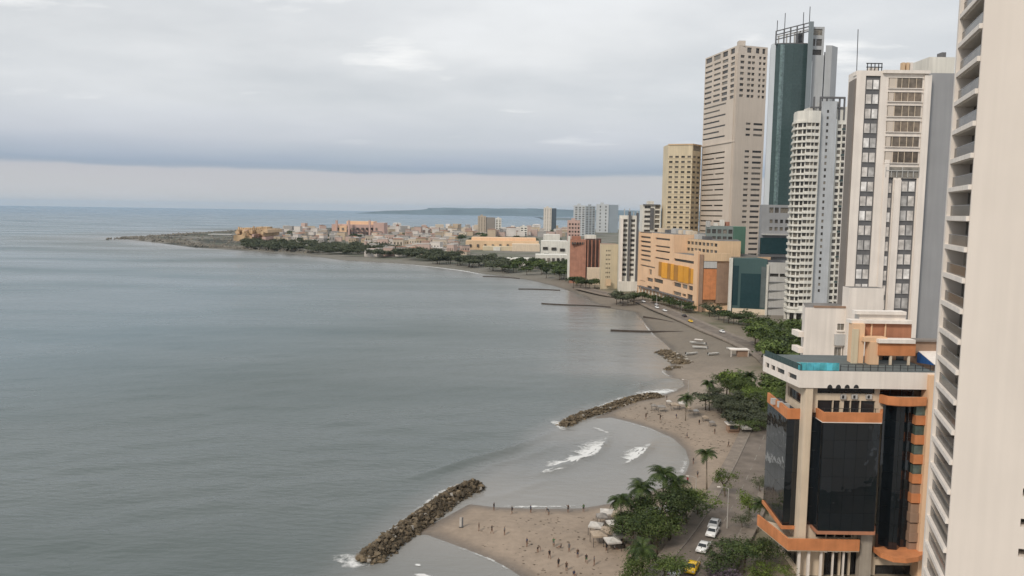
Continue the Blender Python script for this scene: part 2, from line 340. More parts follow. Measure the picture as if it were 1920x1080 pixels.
lm.materials.append(m); tag(ob('ground', lm), 'brown sandy beach and built-up shore running to the far headland', kind='structure')

# sea
ys = 48*np.exp(np.arange(0, math.log(31000/48), .0088)); ts = np.concatenate([np.arange(-1.25, -.72, .05), np.arange(-.72, .45, .0055), np.arange(.45, 1.3, .06)])
Yg, Tg = np.meshgrid(ys, ts, indexing='ij'); Xg = Yg*Tg; D = shore(Xg, Yg); Zg = np.zeros(Xg.shape)
def pdist(X, Y, pts):
    d2 = np.full(X.shape, 1e18); par = np.zeros(X.shape); nseg = len(pts)-1
    for i in range(nseg):
        (ax, ay), (bx, by) = pts[i], pts[i+1]; ex, ey = bx-ax, by-ay
        t_ = np.clip(((X-ax)*ex+(Y-ay)*ey)/(ex*ex+ey*ey), 0, 1); q = (X-ax-t_*ex)**2+(Y-ay-t_*ey)**2
        k = q < d2; d2 = np.where(k, q, d2); par = np.where(k, (i+t_)/nseg, par)
    return np.sqrt(d2), par
SWELL = [[(1042, 808), (1000, 828), (950, 846), (890, 862), (830, 880), (760, 900)], [(1180, 735), (1205, 721), (1240, 711), (1272, 714)], [(860, 900), (930, 872), (1010, 850), (1060, 832)],
         [(1000, 893), (1040, 882), (1075, 866), (1110, 856), (1130, 835), (1142, 815)], [(1168, 872), (1195, 858), (1222, 830)], [(905, 935), (960, 925), (1010, 905), (1060, 896)]]
SW = [[G(*p) for p in s] for s in SWELL]
for s_, hh in zip(SW, (.95, .7, .4, .65, .45, .25)):
    d_, par = pdist(Xg, Yg, s_); Zg += hh*np.exp(-(d_/1.3)**2)*np.sin(np.clip(par, 0.02, .98)*math.pi)**.5
Zg += np.where(D < -4, (vnoise(Xg/14+Yg/30, Yg/6-Xg/16, 5)-.5)*.5*np.clip(1-(Yg-150)/600, 0, 1)*np.clip((-D-4)/30, 0, 1), 0)
wm, used = gridmesh('sea', Xg, Yg, Zg, D < 8)
ol = [G(*p) for p in ((640, 1080), (675, 1056), (800, 962), (898, 903), (950, 852), (1045, 800), (1130, 762), (1215, 738), (1240, 722))]
xl_ = np.interp(Yg, [p[1] for p in ol], [p[0] for p in ol]); opn = np.clip((xl_-Xg+3)/16, 0, 1)*np.clip((300-Yg)/40, 0, 1)
OFF = np.clip(-D/260+.26*opn*np.clip(1+D/120, 0, 1), 0, 1)
at_ = wm.attributes.new('offshore', 'FLOAT', 'POINT'); at_.data.foreach_set('value', OFF.ravel()[used].astype(np.float32))
m, t, n, l, b = newmat('sea')
a = n.new('ShaderNodeAttribute'); a.attribute_name = 'offshore'; g = n.new('ShaderNodeNewGeometry'); sp = n.new('ShaderNodeSeparateXYZ'); l.new(g.outputs['Position'], sp.inputs[0])
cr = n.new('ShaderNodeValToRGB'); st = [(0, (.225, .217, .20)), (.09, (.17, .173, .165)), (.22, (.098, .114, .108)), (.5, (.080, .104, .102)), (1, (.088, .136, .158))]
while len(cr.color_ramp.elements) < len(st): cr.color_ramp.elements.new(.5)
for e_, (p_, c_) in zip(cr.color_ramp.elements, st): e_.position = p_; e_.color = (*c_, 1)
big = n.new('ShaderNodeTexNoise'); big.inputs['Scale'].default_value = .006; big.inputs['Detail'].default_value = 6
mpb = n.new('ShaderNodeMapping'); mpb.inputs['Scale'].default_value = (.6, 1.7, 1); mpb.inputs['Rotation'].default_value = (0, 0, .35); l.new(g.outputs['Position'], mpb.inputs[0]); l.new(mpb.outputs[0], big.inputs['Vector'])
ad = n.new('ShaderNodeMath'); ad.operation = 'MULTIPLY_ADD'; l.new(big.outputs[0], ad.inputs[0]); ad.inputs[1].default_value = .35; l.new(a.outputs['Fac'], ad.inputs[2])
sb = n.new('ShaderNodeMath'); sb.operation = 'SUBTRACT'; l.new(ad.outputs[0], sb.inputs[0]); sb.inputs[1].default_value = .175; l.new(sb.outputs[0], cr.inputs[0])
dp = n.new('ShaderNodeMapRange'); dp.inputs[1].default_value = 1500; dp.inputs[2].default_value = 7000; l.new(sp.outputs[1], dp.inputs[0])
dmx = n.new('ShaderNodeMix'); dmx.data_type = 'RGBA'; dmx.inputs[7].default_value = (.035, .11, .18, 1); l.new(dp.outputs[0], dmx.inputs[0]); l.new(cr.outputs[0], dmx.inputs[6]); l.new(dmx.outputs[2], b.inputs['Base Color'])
rr = n.new('ShaderNodeMapRange'); rr.inputs[1].default_value = .3; rr.inputs[2].default_value = .7; rr.inputs[3].default_value = .12; rr.inputs[4].default_value = .40; l.new(big.outputs[0], rr.inputs[0]); l.new(rr.outputs[0], b.inputs['Roughness'])
b.inputs['IOR'].default_value = 1.33
w1 = n.new('ShaderNodeTexNoise'); w1.inputs['Scale'].default_value = .55; w1.inputs['Detail'].default_value = 5
mpw = n.new('ShaderNodeMapping'); mpw.inputs['Scale'].default_value = (.45, 1.3, 1); mpw.inputs['Rotation'].default_value = (0, 0, .5); l.new(g.outputs['Position'], mpw.inputs[0]); l.new(mpw.outputs[0], w1.inputs['Vector'])
w2 = n.new('ShaderNodeTexNoise'); w2.inputs['Scale'].default_value = .07; w2.inputs['Detail'].default_value = 4; l.new(mpw.outputs[0], w2.inputs['Vector'])
hs = n.new('ShaderNodeMath'); hs.operation = 'MULTIPLY_ADD'; l.new(w2.outputs[0], hs.inputs[0]); hs.inputs[1].default_value = 2.5; l.new(w1.outputs[0], hs.inputs[2])
bs = n.new('ShaderNodeMapRange'); bs.inputs[1].default_value = 130; bs.inputs[2].default_value = 2200; bs.inputs[3].default_value = .5; bs.inputs[4].default_value = .08; l.new(sp.outputs[1], bs.inputs[0])
calm = n.new('ShaderNodeMapRange'); calm.inputs[1].default_value = 0; calm.inputs[2].default_value = .12; calm.inputs[3].default_value = .35; calm.inputs[4].default_value = 1; l.new(a.outputs['Fac'], calm.inputs[0])
bm_ = n.new('ShaderNodeMath'); bm_.operation = 'MULTIPLY'; l.new(bs.outputs[0], bm_.inputs[0]); l.new(calm.outputs[0], bm_.inputs[1])
bp = n.new('ShaderNodeBump'); bp.inputs['Distance'].default_value = .55; l.new(bm_.outputs[0], bp.inputs['Strength']); l.new(hs.outputs[0], bp.inputs['Height']); l.new(bp.outputs[0], b.inputs['Normal'])
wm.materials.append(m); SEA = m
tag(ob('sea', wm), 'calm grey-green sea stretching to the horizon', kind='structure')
bk = mesh('sea_behind', [(-31000, -31000, 0), (31000, -31000, 0), (31000, 47.9, 0), (-31000, 47.9, 0)], [(0, 1, 2, 3)], m)
tag(ob('sea_behind', bk), 'open sea on the near side of the viewpoint', kind='structure')

# ------------------------------------------------------------------ far coast and haze
def ridge(name, label, pts, mat):
    """low range of hills: crest points (x, y, height), modelled with a front slope, a crest and a back slope"""
    v = []; f = []; n_ = len(pts)
    for k, (dy, hf) in enumerate(((-1500, 0), (-900, .25), (-400, .7), (0, 1), (900, .8), (2200, -.1))):
        for i, (x, y, h) in enumerate(pts):
            j = random.uniform(.8, 1.1) if 0 < hf < 1 else 1
            v.append((x+random.uniform(-80, 80)*(0 < k), y+dy+random.uniform(-120, 120), max(-2, h*hf*j-2*(hf == 0))))
    for k in range(5):
        for i in range(n_-1): f.append((k*n_+i, k*n_+i+1, (k+1)*n_+i+1, (k+1)*n_+i))
    return tag(ob(name, mesh(name, v, f, mat, True)), label, kind='structure')
HILLM = plaster('far_land', (.11, .15, .17), .9, .2, .002, 0, bump=0)
pts = []
for x in np.arange(700, 2600, 14):
    yp = np.interp(x, [700, 780, 800, 830, 880, 1000, 1050, 1200, 1300, 2600], [396, 394, 391, 389.5, 390.5, 391, 393, 395, 396, 396])+random.uniform(-.4, .4)
    X, Z = at(x, yp, 12500); hz = 397+(x-960)*.015
    pts.append((X, 12500, max(2, Z+ (x-960)*0)))
ridge('hills', 'low hazy blue headland on the horizon', pts, HILLM)
FLATM = plaster('far_shore', (.13, .15, .15), .9, .25, .003, 0, bump=0)
pts = [(X, 7200+200*math.sin(X*.0007), 5+3*random.random()+(6 if X > 1500 else 0)) for X in np.arange(300, 9000, 160)]
ridge('far_shore', 'flat hazy shoreline beyond the bay', pts, FLATM)

# ------------------------------------------------------------------ roads
ASPH = plaster('asphalt', (.165, .138, .115), .9, .25, .3, 0, bump=.3)
KERB = plaster('kerb_concrete', (.24, .21, .18), .9, .15, .6, 0)
PAVE = plaster('pavement', (.215, .18, .148), .9, .2, .5, 0)
PAINT = plaster('road_paint', (.215, .195, .17), .8, .4, 1.2, 0)
def smooth(pts, k=8):
    p = [Vector((a, b_, 0)) for a, b_ in pts]; r = []
    for i in range(len(p)-1):
        a, b_, c, d = p[max(i-1, 0)], p[i], p[i+1], p[min(i+2, len(p)-1)]
        for j in range(k):
            t_ = j/k; r.append(.5*((2*b_)+(c-a)*t_+(2*a-5*b_+4*c-d)*t_*t_+(3*b_-a-3*c+d)*t_**3))
    r.append(p[-1]); return r
def ribbon(name, line, off0, off1, dz, mat, thick=0, label=None, dash=None):
    v = []; f = []; n_ = len(line); acc = 0
    for i, p in enumerate(line):
        d = (line[min(i+1, n_-1)]-line[max(i-1, 0)]).normalized(); s_ = Vector((d.y, -d.x, 0))
        for o_ in (off0, off1):
            q = p+s_*o_; z = p.z+dz; v.append((q.x, q.y, z))
        if thick:
            for o_ in (off0, off1):
                q = p+s_*o_; v.append((q.x, q.y, p.z+dz-thick))
    st_ = 4 if thick else 2
    for i in range(n_-1):
        if dash and (i//dash) % 2: continue
        a, c = i*st_, (i+1)*st_
        f.append((a, a+1, c+1, c))
        if thick: f += [(a+2, a, c, c+2), (a+1, a+3, c+3, c+1)]
    o = ob(name, mesh(name, v, f, mat)); return tag(o, label, kind='structure')
def roadline(px, z=1.75):
    ln = smooth([G(x, y, z) if not isinstance(x, float) else (x, y) for x, y in px], 14)
    for p in ln: p.z = z
    return ln
RD = roadline([(1262, 1130), (1300, 1065), (1345, 1000), (1385, 930), (1415, 865), (1440, 800), (1462, 745), (1470, 700), (1440, 668), (1385, 640), (1330, 618), (1285, 598), (1240, 580), (1195, 562), (1140, 552), (1090, 540)])
ribbon('road', RD, -3.6, 3.6, .30, ASPH, .5, 'narrow grey shore road running between beach and hotels')
ribbon('pavement', RD, 3.62, 6.2, .42, PAVE, .6, 'paved footway on the hotel side of the shore road')
ribbon('promenade', RD, -6.4, -3.62, .42, PAVE, .6, 'paved promenade on the beach side of the shore road')
ribbon('kerb', RD, 3.605, 3.80, .445, KERB, .3, 'concrete kerb on the hotel side of the shore road')
ribbon('kerb', RD, -3.80, -3.605, .445, KERB, .3, 'concrete kerb on the beach side of the shore road')
ribbon('lane_marking', RD, -.08, .08, .306, PAINT, 0, 'broken pale centre line of the shore road', 2)
BOARD = plaster('weathered_board', (.07, .055, .045), .9, .2, .6, 0)
def seawall(px, label, z0=-.6, z1=.7, w_=.9):
    pts = smooth([G(*p) for p in px], 6); mb = MB()
    L_ = [p+Vector((0, w_/2, 0)) for p in pts]; Rr = [p-Vector((0, w_/2, 0)) for p in pts]
    poly = [(p.x, p.y) for p in Rr]+[(p.x, p.y) for p in reversed(L_)]
    o = mb.prism(poly, z0, z1).build('breakwater', BOARD); return tag(o, label, 'breakwater', 'thin dark breakwaters along the middle shore')
seawall([(1145, 621), (1200, 623), (1260, 624), (1310, 625)], 'long thin dark breakwater jutting straight out below the orange building', w_=1.4, z1=.9)
seawall([(1310, 625.5), (1340, 635), (1375, 645), (1412, 657)], 'dark low retaining wall curving up the grey beach', z1=1.9, w_=1.0)
seawall([(1015, 570), (1060, 572.5), (1110, 574), (1145, 577)], 'thin dark breakwater jutting out in front of the tan block', w_=1.6, z1=.7)
seawall([(972, 542.5), (1010, 543), (1050, 545)], 'short dark breakwater off the brick block shore', w_=1.8, z1=.6)
seawall([(905, 519), (940, 520), (975, 523)], 'short dark breakwater off the green park shore', w_=2.0, z1=.6)
seawall([(1206, 596), (1235, 601), (1262, 607)], 'low dark wall on brown sand before the orange building', z1=1.1, w_=1.2)

# ------------------------------------------------------------------ building materials
WALLN = plaster('beige_render', (.70, .635, .57), .85, .03, .12, .035, bump=.04)
WHITE = plaster('white_render', (.76, .70, .64), .8, .06, .2, .10)
WHITE2 = plaster('off_white_render', (.68, .66, .60), .8, .08, .15, .15)
CREAM = plaster('cream_render', (.66, .55, .42), .8, .06, .3, .12)
ORANGE = plaster('orange_paint', (.54, .215, .09), .8, .14, .5, .12)
TERRA = plaster('terracotta_paint', (.42, .19, .11), .8, .1, .4, .12)
BROWN = plaster('brown_render', (.30, .20, .14), .8, .1, .4, .12)
TAN = plaster('tan_render', (.62, .45, .29), .8, .08, .1, .12)
PEACH = plaster('peach_render', (.74, .50, .32), .8, .06, .1, .10)
AMBER = plaster('amber_panel', (.72, .34, .04), .6, .08, .2, .1, rnd=.12)
AMBERD = plaster('dark_amber_panel', (.42, .20, .04), .6, .08, .2, .1)
YELLOW = plaster('pale_yellow_render', (.62, .53, .38), .8, .07, .1, .12)
BEIGE2 = plaster('sand_render', (.57, .50, .43), .8, .06, .06, .08)
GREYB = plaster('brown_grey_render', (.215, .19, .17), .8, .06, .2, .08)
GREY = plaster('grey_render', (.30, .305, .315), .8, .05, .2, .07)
LGREY = plaster('light_grey_render', (.46, .455, .44), .8, .06, .1, .1)
DGREY = plaster('dark_grey_panel', (.13, .13, .135), .7, .08, .3, .1)
CONC = plaster('bare_concrete', (.35, .31, .26), .9, .12, .4, .2)
ROOFG = plaster('roof_felt', (.18, .17, .16), .95, .3, .25, 0)
ROOFD = plaster('dark_roof', (.06, .062, .07), .9, .2, .3, 0)
TEALD = plaster('deck_teal', (.10, .12, .12), .6, .15, .4, 0)
GREEN = plaster('sea_green_render', (.16, .30, .22), .8, .06, .1, .1)
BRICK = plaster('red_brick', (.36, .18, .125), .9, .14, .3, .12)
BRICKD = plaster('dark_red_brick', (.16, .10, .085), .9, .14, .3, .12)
METAL = simple('dark_metal', (.05, .05, .052), .45, .6)
STEEL = simple('galvanised_steel', (.35, .35, .35), .4, .8)
GL_BLK = glass('black_curtain_glass', (.008, .011, .014), (.009, .013, .017), .35, .03, .75, .22, True)
GL_WIN = glass('window_glass', (.02, .022, .022), (.22, .20, .17), .22, .1)
GL_FAR = glass('far_window_glass', (.05, .045, .04), (.20, .18, .15), .3, .15, .4)
GL_BL = glass('blind_window', (.42, .41, .40), (.58, .55, .52), .55, .3, .3)
GL_TEAL = glass('teal_curtain_glass', (.046, .074, .074), (.047, .076, .076), .4, .15, .4, .05, True)
GL_TEAL2 = glass('deep_teal_panel', (.018, .044, .05), (.019, .046, .052), .4, .2, .4, 0, True)
GL_BAL = glass('smoked_railing_glass', (.055, .05, .045), (.10, .09, .08), .4, .2, .25)
GL_DARK = glass('dark_window_glass', (.012, .012, .014), (.03, .03, .032), .3, .08, .5, 0, True)
GL_WARM = glass('warm_window_glass', (.11, .085, .062), (.16, .13, .10), .4, .1, .5)
GL_POOL = glass('pool_glass', (.05, .26, .32), (.08, .38, .44), .5, .05, .6)
POOLW = simple('pool_water', (.05, .33, .38), .08, 0, .6)
BLUE = plaster('blue_tarpaulin', (.02, .10, .30), .6, .15, .6, .2)

# ------------------------------------------------------------------ nearest tower with balconies
A, B = (44.35, 78.0), (47.75, 88.2)
du = (.9514, -.3080); Cc = (A[0]+du[0]*32, A[1]+du[1]*32); Dd = (B[0]+du[0]*32, B[1]+du[1]*32)
nb = Bld('apartment_tower', 'tall beige tower wall nearest the viewer with white-edged balconies on its sea side')
lf = math.hypot(A[0]-B[0], A[1]-B[1]); FH = 3.05; zb0 = 2.0+FH*1
zref = 60.0-.30
floors = [zref+FH*k for k in range(-19, 13)]
ops0 = [(.75, lf-.35, z+.55, z+FH-.02) for z in floors]
u1 = on_edge(A, Cc, 1909, 1037)[0]; ops1 = []
zw = on_edge(A, Cc, 1915, 1037)[1]
for k in range(-6, 32): ops1.append((u1, u1+1.5, zw+FH*k-.42, zw+FH*k+.42))
nb.wall(WALLN, [B, A, Cc, Dd], -2, floors[-1]+FH+1.5, {0: ops0, 1: ops1}, 1.7, {0: GL_WIN, 1: GL_WIN}, roofmat=ROOFG)
ex, ey = (A[0]-B[0])/lf, (A[1]-B[1])/lf; nx, ny = ey, -ex; rzf = math.atan2(ey, ex)
def onface(u, out): return (B[0]+ex*u+nx*out, B[1]+ey*u+ny*out)
for z in floors:
    c = onface(lf/2-.10, .05); piece('balcony_slab', nb.root, WHITE, (*c, z+.30), (lf-.26, .50, .48), rzf)
    c = onface(lf/2+.2, -.04); r_ = piece('glass_railing', nb.root, GL_BAL, (*c, z+.56+.52), (lf-1.5, .04, 1.04), rzf)
    c = onface(lf/2+.2, -.04); sub('handrail', UNIT, r_, (*c, z+.56+1.07), (0, 0, rzf), (lf-1.5, .08, .06), STEEL)
    for uu in (3.2, 6.4):
        c = onface(uu, -1.55); piece('window_frame', nb.root, WHITE, (*c, z+1.8), (.14, .12, 2.45), rzf)
c = onface(.36, .12); piece('corner_column', nb.root, WHITE, (*c, 49), (.72, .40, 98), rzf)

# ------------------------------------------------------------------ black glass hotel with orange bands
YF = 125.0
def hx(px, y, Y=YF): return at(px, y, Y)[0]
def hz(py, px=1600, Y=YF): return at(px, py, Y)[1]
ht = Bld('glass_hotel', 'black glass hotel with orange bands and a roof pool terrace')
zt, zu = hz(695, 1500), hz(727, 1500)
FL = (hx(1500, 700), YF); FR = (hx(1757, 700), YF); TL = (hx(1432, 672, 138.2), 138.2)
BL = (TL[0]+.35, 139.6); BR = (FR[0]+.5, 139.6)
tslots = []
lt = math.hypot(FL[0]-TL[0], FL[1]-TL[1])
for a, b_ in ((.06, .17), (.22, .34), (.38, .60), (.70, .92)): tslots.append((a*lt, b_*lt, zu+.9, zu+1.75))
ht.wall(WHITE, [TL, FL, FR, BR, BL], zu, zt, {0: tslots}, .35, GL_WIN, name='terrace_parapet', wname='parapet_slot', roofmat=TEALD)
# body under the terrace
P0 = (hx(1474, 715, 136.5), 136.5); P1 = (hx(1513, 715, 126.2), 126.2); P2 = (hx(1741, 715, 126.2), 126.2)
eP = (P1, P2)
fo = ht.ops_px(*eP, [(1533, 727, 1641, 738), (1533, 751, 1641, 774), (1650, 717, 1735, 744)])
fo += ht.ops_px(*eP, [(1530, 986, 1601, 1008), (1545, 1034, 1572, 1080), (1576, 1034, 1590, 1080), (1594, 1034, 1610, 1080), (1640, 1060, 1730, 1092)])
lo = [(a, b_, c, d) for a, b_, c, d in ht.ops_px(P0, P1, [(1478, 715, 1508, 733), (1478, 746, 1508, 768)])]
ll = math.hypot(P1[0]-P0[0], P1[1]-P0[1])
lo = [(1.2, ll-.9, hz(737, 1511), hz(722, 1511)), (1.2, ll-.9, hz(770, 1511), hz(749, 1511)), (1.0, ll-.6, hz(1010, 1500), hz(988, 1500)), (1.0, ll-.6, hz(1075, 1500), hz(1036, 1500))]
ht.wall(CREAM, [P0, P1, P2, (P2[0], 139), (P0[0]+1.2, 138.9)], -1, zu, {0: lo, 1: fo}, .45, GL_DARK, frame=(METAL, 3))
# small dark arches cut into the band above the upper windows
for pxc in (1556, 1572, 1588.5, 1605.5):
    xc, zc_ = hx(pxc, 727, 124.99), hz(728, pxc, 124.99); vv = [(xc, 124.985, zc_)]
    for j in range(9):
        a = math.pi*j/8; vv.append((xc+.42*math.cos(a), 124.985, zc_+.58*math.sin(a)))
    vv += [(p[0], 125.12, p[2]) for p in vv]; n_ = 10
    ff = [tuple(range(n_-1, -1, -1)), tuple(range(n_, 2*n_))]+[(i, (i+1) % n_, n_+(i+1) % n_, n_+i) for i in range(n_)]
    ob('arch_opening', mesh('arch_opening', vv, ff, METAL), ht.root)
# air conditioners and blinds on the upper floors
for pxc in (1582, 1603, 1630):
    p = ht.pbox('air_conditioner', LGREY, pxc-5, pxc+5, 740, 748.5, 125.75, 126.3)
    sub('fan_grille', UNIT, p, (p.location[0]-.1, 125.74, p.location[2]), (0, 0, 0), (.34, .04, .5), METAL)
for pxc, w_ in ((1575, 7), (1612, 2), (1594, 1.5), (1561, 1.5)): ht.pbox('window_pier', CREAM, pxc, pxc+w_, 751, 774, 126.25, 126.6)
def curtain(b_, foot, z0, z1, nf, mat, prefix='glass_panel', cols=None, tilt=.0012):
    """curtain wall: each pane a slab of its own, set a hair unevenly"""
    for i in range(len(foot)-1):
        (x0, y0), (x1, y1) = b_.L(foot[i]), b_.L(foot[i+1]); l_ = math.hypot(x1-x0, y1-y0); nc = cols[i] if cols else max(1, round(l_/1.8))
        rz = math.atan2(y1-y0, x1-x0)
        for c_ in range(nc):
            for k in range(nf):
                u = (c_+.5)/nc; z = z0+(z1-z0)*(k+.5)/nf
                ob(prefix, UNIT, b_.root, (x0+(x1-x0)*u, y0+(y1-y0)*u, z), (random.gauss(0, tilt), 0, rz+random.gauss(0, tilt)), (l_/nc-.03, .08, (z1-z0)/nf-.03), mat)
# left glass block
Lp = [(hx(1438, 800, 139), 139), (hx(1476, 800, 127.4), 127.4), (hx(1509, 800, 127.4), 127.4)]
zo1, zo0 = hz(785, 1480, 127.4), hz(766, 1480, 127.4); zgb = hz(985, 1480, 127.4)
core = [Lp[0], Lp[1], (P1[0]+.3, 127.4), (P1[0]+.3, 139)]
def inset(poly, d):
    c = Vector((sum(p[0] for p in poly)/len(poly), sum(p[1] for p in poly)/len(poly)))
    return [tuple(Vector(p)+(c-Vector(p)).normalized()*d) for p in poly]
ht.prism('glass_block_core', ROOFD, inset(core, .25), zgb, zo1+.3)
curtain(ht, Lp, zgb, zo1, 6, GL_BLK)
def band(b_, name, mat, pts, z0, z1, th=.35, out_=.15):
    """a continuous parapet band along a line of points; outside lies to the right"""
    pv = [Vector(b_.L(p)) for p in pts]; o1, o2 = [], []
    for i, p in enumerate(pv):
        d0 = (pv[i]-pv[i-1]).normalized() if i else None; d1 = (pv[i+1]-pv[i]).normalized() if i < len(pv)-1 else None
        d = ((d0 or d1)+(d1 or d0)).normalized(); nn = Vector((d.y, -d.x)); k = 1/max(.5, nn.dot(Vector(((d0 or d1).y, -(d0 or d1).x))))
        o1.append(p+nn*out_*k); o2.append(p+nn*(out_-th)*k)
    return MB().prism([tuple(p) for p in o1]+[tuple(p) for p in reversed(o2)], z0, z1).build(name, mat, b_.root)
band(ht, 'orange_band', ORANGE, Lp, zo1, zo0, .4, .2)
ht.prism('block_roof', ROOFD, inset(core, .2), zo1+.32, zo1+.75)
for dx, dy in ((4.2, 4.0), (5.3, 2.6), (3.4, 6.2)):
    ht.box('roof_unit', LGREY, Lp[1][0]-2.2+dx*.5, Lp[1][0]-1.4+dx*.5, 127.6+dy, 128.5+dy, zo1+.75, zo1+1.7)
band(ht, 'base_trim', ORANGE, Lp, zgb-.55, zgb+.0, .5, .3)
# middle glass bay
Mp = [(hx(1528, 850, 126.1), 126.1), (hx(1541, 850, 123.4), 123.4), (hx(1647, 850, 123.4), 123.4), (hx(1648, 850, 126.1), 126.1)]
zm1, zm0 = hz(791, 1590, 123.4), hz(773.5, 1590, 123.4); zmb = hz(996, 1590, 123.4)
ht.prism('glass_bay_core', ROOFD, inset(Mp, .2), zmb, zm1+.4)
curtain(ht, Mp, zmb, zm1, 6, GL_BLK, cols=[2, 5, 1])
band(ht, 'orange_band', ORANGE, Mp, zm1, zm0, .4, .25)
band(ht, 'white_trim', WHITE, Mp, zm1-.13, zm1-.003, .42, .27)
band(ht, 'base_trim', TERRA, Mp, zmb-.5, zmb, .4, .2)
for k in range(9): ht.pbox('balustrade_post', METAL, 1545+k*12, 1545.8+k*12, 766, 774, 123.5, 123.6)
bar('handrail', ht.root, METAL, (hx(1541, 766, 123.5), 123.5, hz(766, 1590, 123.5)), (hx(1647, 766, 123.5), 123.5, hz(766, 1590, 123.5)), .07)
# cream pillar, full height
pl = ht.box('pillar', CREAM, hx(1506, 850), hx(1519.5, 850), 125.2, 127.3, hz(1030, 1515), zu-.01)
curtain(ht, [(hx(1519.5, 850, 125.95), 125.95), (hx(1531, 850, 125.95), 125.95)], zmb, hz(776, 1525), 6, GL_BLK, cols=[1])
# right bay: curved black glass under a curved orange band
Rp = [(hx(1648, 800, 126.0), 126.0), (hx(1662, 800, 124.7), 124.7), (hx(1682, 800, 124.1), 124.1), (hx(1704, 800, 124.0), 124.0), (hx(1732, 800, 124.5), 124.5)]
zr1, zr0 = hz(760, 1690, 124.2), hz(744.5, 1690, 124.2); zrb = hz(1052, 1690, 124.2)
band(ht, 'orange_band', ORANGE, Rp, zr1, zr0, .4, .3)
Rg = [(hx(1651, 850, 125.6), 125.6), (hx(1668, 850, 126.1), 126.1), (hx(1676, 850, 124.9), 124.9), (hx(1692, 850, 124.7), 124.7), (hx(1698, 850, 125.9), 125.9), (hx(1716, 850, 125.9), 125.9)]
curtain(ht, Rg, zrb, zr1, 9, GL_BLK, cols=[1, 1, 2, 1, 2])
ht.prism('bay_floor', TERRA, Rp+[(Rp[-1][0], 126.1)], zr1-.16, zr1-.01)
GLG = glass('grey_green_glass', (.06, .085, .07), (.09, .12, .10), .5, .15)
for k in range(8):
    y0 = 762+k*36.6
    ht.pbox('spandrel_panel', ORANGE if k < 5 else BROWN, 1717-k*2.1, 1737.5-k*2.1, y0+18, y0+35, 124.75, 126.1)
    ht.pbox('bay_window', GLG if k < 4 else BROWN, 1717-k*2.1+1, 1737.5-k*2.1-1, y0, y0+17.8, 125.0, 126.1)
ht.box('pillar', PEACH, hx(1738, 800, 124.2), hx(1750.5, 800, 124.2), 124.2, 127, -1, zt-.3)
ht.box('pillar', BROWN, hx(1750.7, 800, 124.6), hx(1753, 800, 124.6), 124.6, 127, -1, zt-.5)
ht.box('pillar', CREAM, hx(1753.2, 800, 124.5), hx(1757, 800, 124.5), 124.5, 127, -1, zt-.4)
ht.box('downpipe', STEEL, hx(1709, 900, 125.5), hx(1710.5, 900, 125.5), 125.4, 125.6, zrb, hz(800, 1710))
# entrance canopy, curved
Cp = [(hx(1634, 1050, 126), 126), (hx(1650, 1050, 123.5), 123.5), (hx(1675, 1050, 121.8), 121.8), (hx(1700, 1050, 121.5), 121.5), (hx(1722, 1050, 122.2), 122.2), (hx(1737, 1050, 124), 124)]
ht.prism('entrance_canopy', ORANGE, Cp+[(Cp[-1][0], 126.1)], hz(1056, 1690, 121.5), hz(1047, 1690, 121.5))
ht.pbox('pillar', CONC, 1612, 1634, 998, 1090, 124.8, 126.1)
# balconies at the foot
Bp = [(hx(1421, 965, 134.2), 134.2), (hx(1478, 1012, 124.0), 124.0), (hx(1612, 1012, 124.0), 124.0)]
zb1, zb0 = hz(1011, 1540, 124), hz(1032, 1540, 124)
band(ht, 'balcony_parapet', ORANGE, Bp, zb0, zb1, .3, .1)
ht.prism('balcony_floor', CREAM, [Bp[0], Bp[1], Bp[2], (Bp[2][0], 126.3), (Bp[0][0]+2, 136)], zb0-.18, zb0+.12)
for k in range(3): ht.pbox('bracket', WHITE, 1546+k*20, 1551+k*20, 1032.5, 1036, 124.2, 126)
B2 = [(hx(1441, 1045, 133.5), 133.5), (hx(1484, 1086, 125.0), 125.0), (hx(1500, 1090, 125.0), 125.0)]
band(ht, 'balcony_parapet', ORANGE, B2, hz(1108, 1484, 125), hz(1086, 1484, 125), .3, .1)
for px0, w_ in ((1495.5, 4.5), (1513, 5), (1537, 4), (1560, 2.5), (1580, 2.5)): ht.pbox('column', WHITE, px0, px0+w_, 1034, 1095, 124.6, 125.0)
for px0 in (1549, 1565, 1583, 1597): ht.pbox('mullion', CREAM, px0, px0+1.6, 986, 1010, 125.9, 126.2)
# terrace: pool, railings
for k in range(6): ht.pbox('pool_panel', GL_POOL, 1501+k*12.2, 1512.6+k*12.2, 680.5, 695, 125.25, 125.33)
ht.box('pool_water', POOLW, hx(1501, 690), hx(1574, 690), 125.4, 128.3, zt, zt+.75)
for k in range(9):
    t0, t1 = k/9+.004, (k+1)/9-.004
    a = (TL[0]+(FL[0]-TL[0])*t0+.2, TL[1]+(FL[1]-TL[1])*t0); b_ = (TL[0]+(FL[0]-TL[0])*t1+.2, TL[1]+(FL[1]-TL[1])*t1)
    piece('glass_railing', ht.root, GL_TEAL, ((a[0]+b_[0])/2, (a[1]+b_[1])/2, zt+.5), (math.hypot(a[0]-b_[0], a[1]-b_[1]), .05, 1.0), math.atan2(b_[1]-a[1], b_[0]-a[0]))
for k in range(13): ht.pbox('railing_post', METAL, 1576+k*14, 1577+k*14, 684, 695.5, 125.25, 125.33)
for yy in (684, 689): bar('handrail', ht.root, METAL, (hx(1575, yy, 125.3), 125.3, hz(yy, 1660, 125.3)), (hx(1755, yy, 125.3), 125.3, hz(yy+1, 1660, 125.3)), .06)

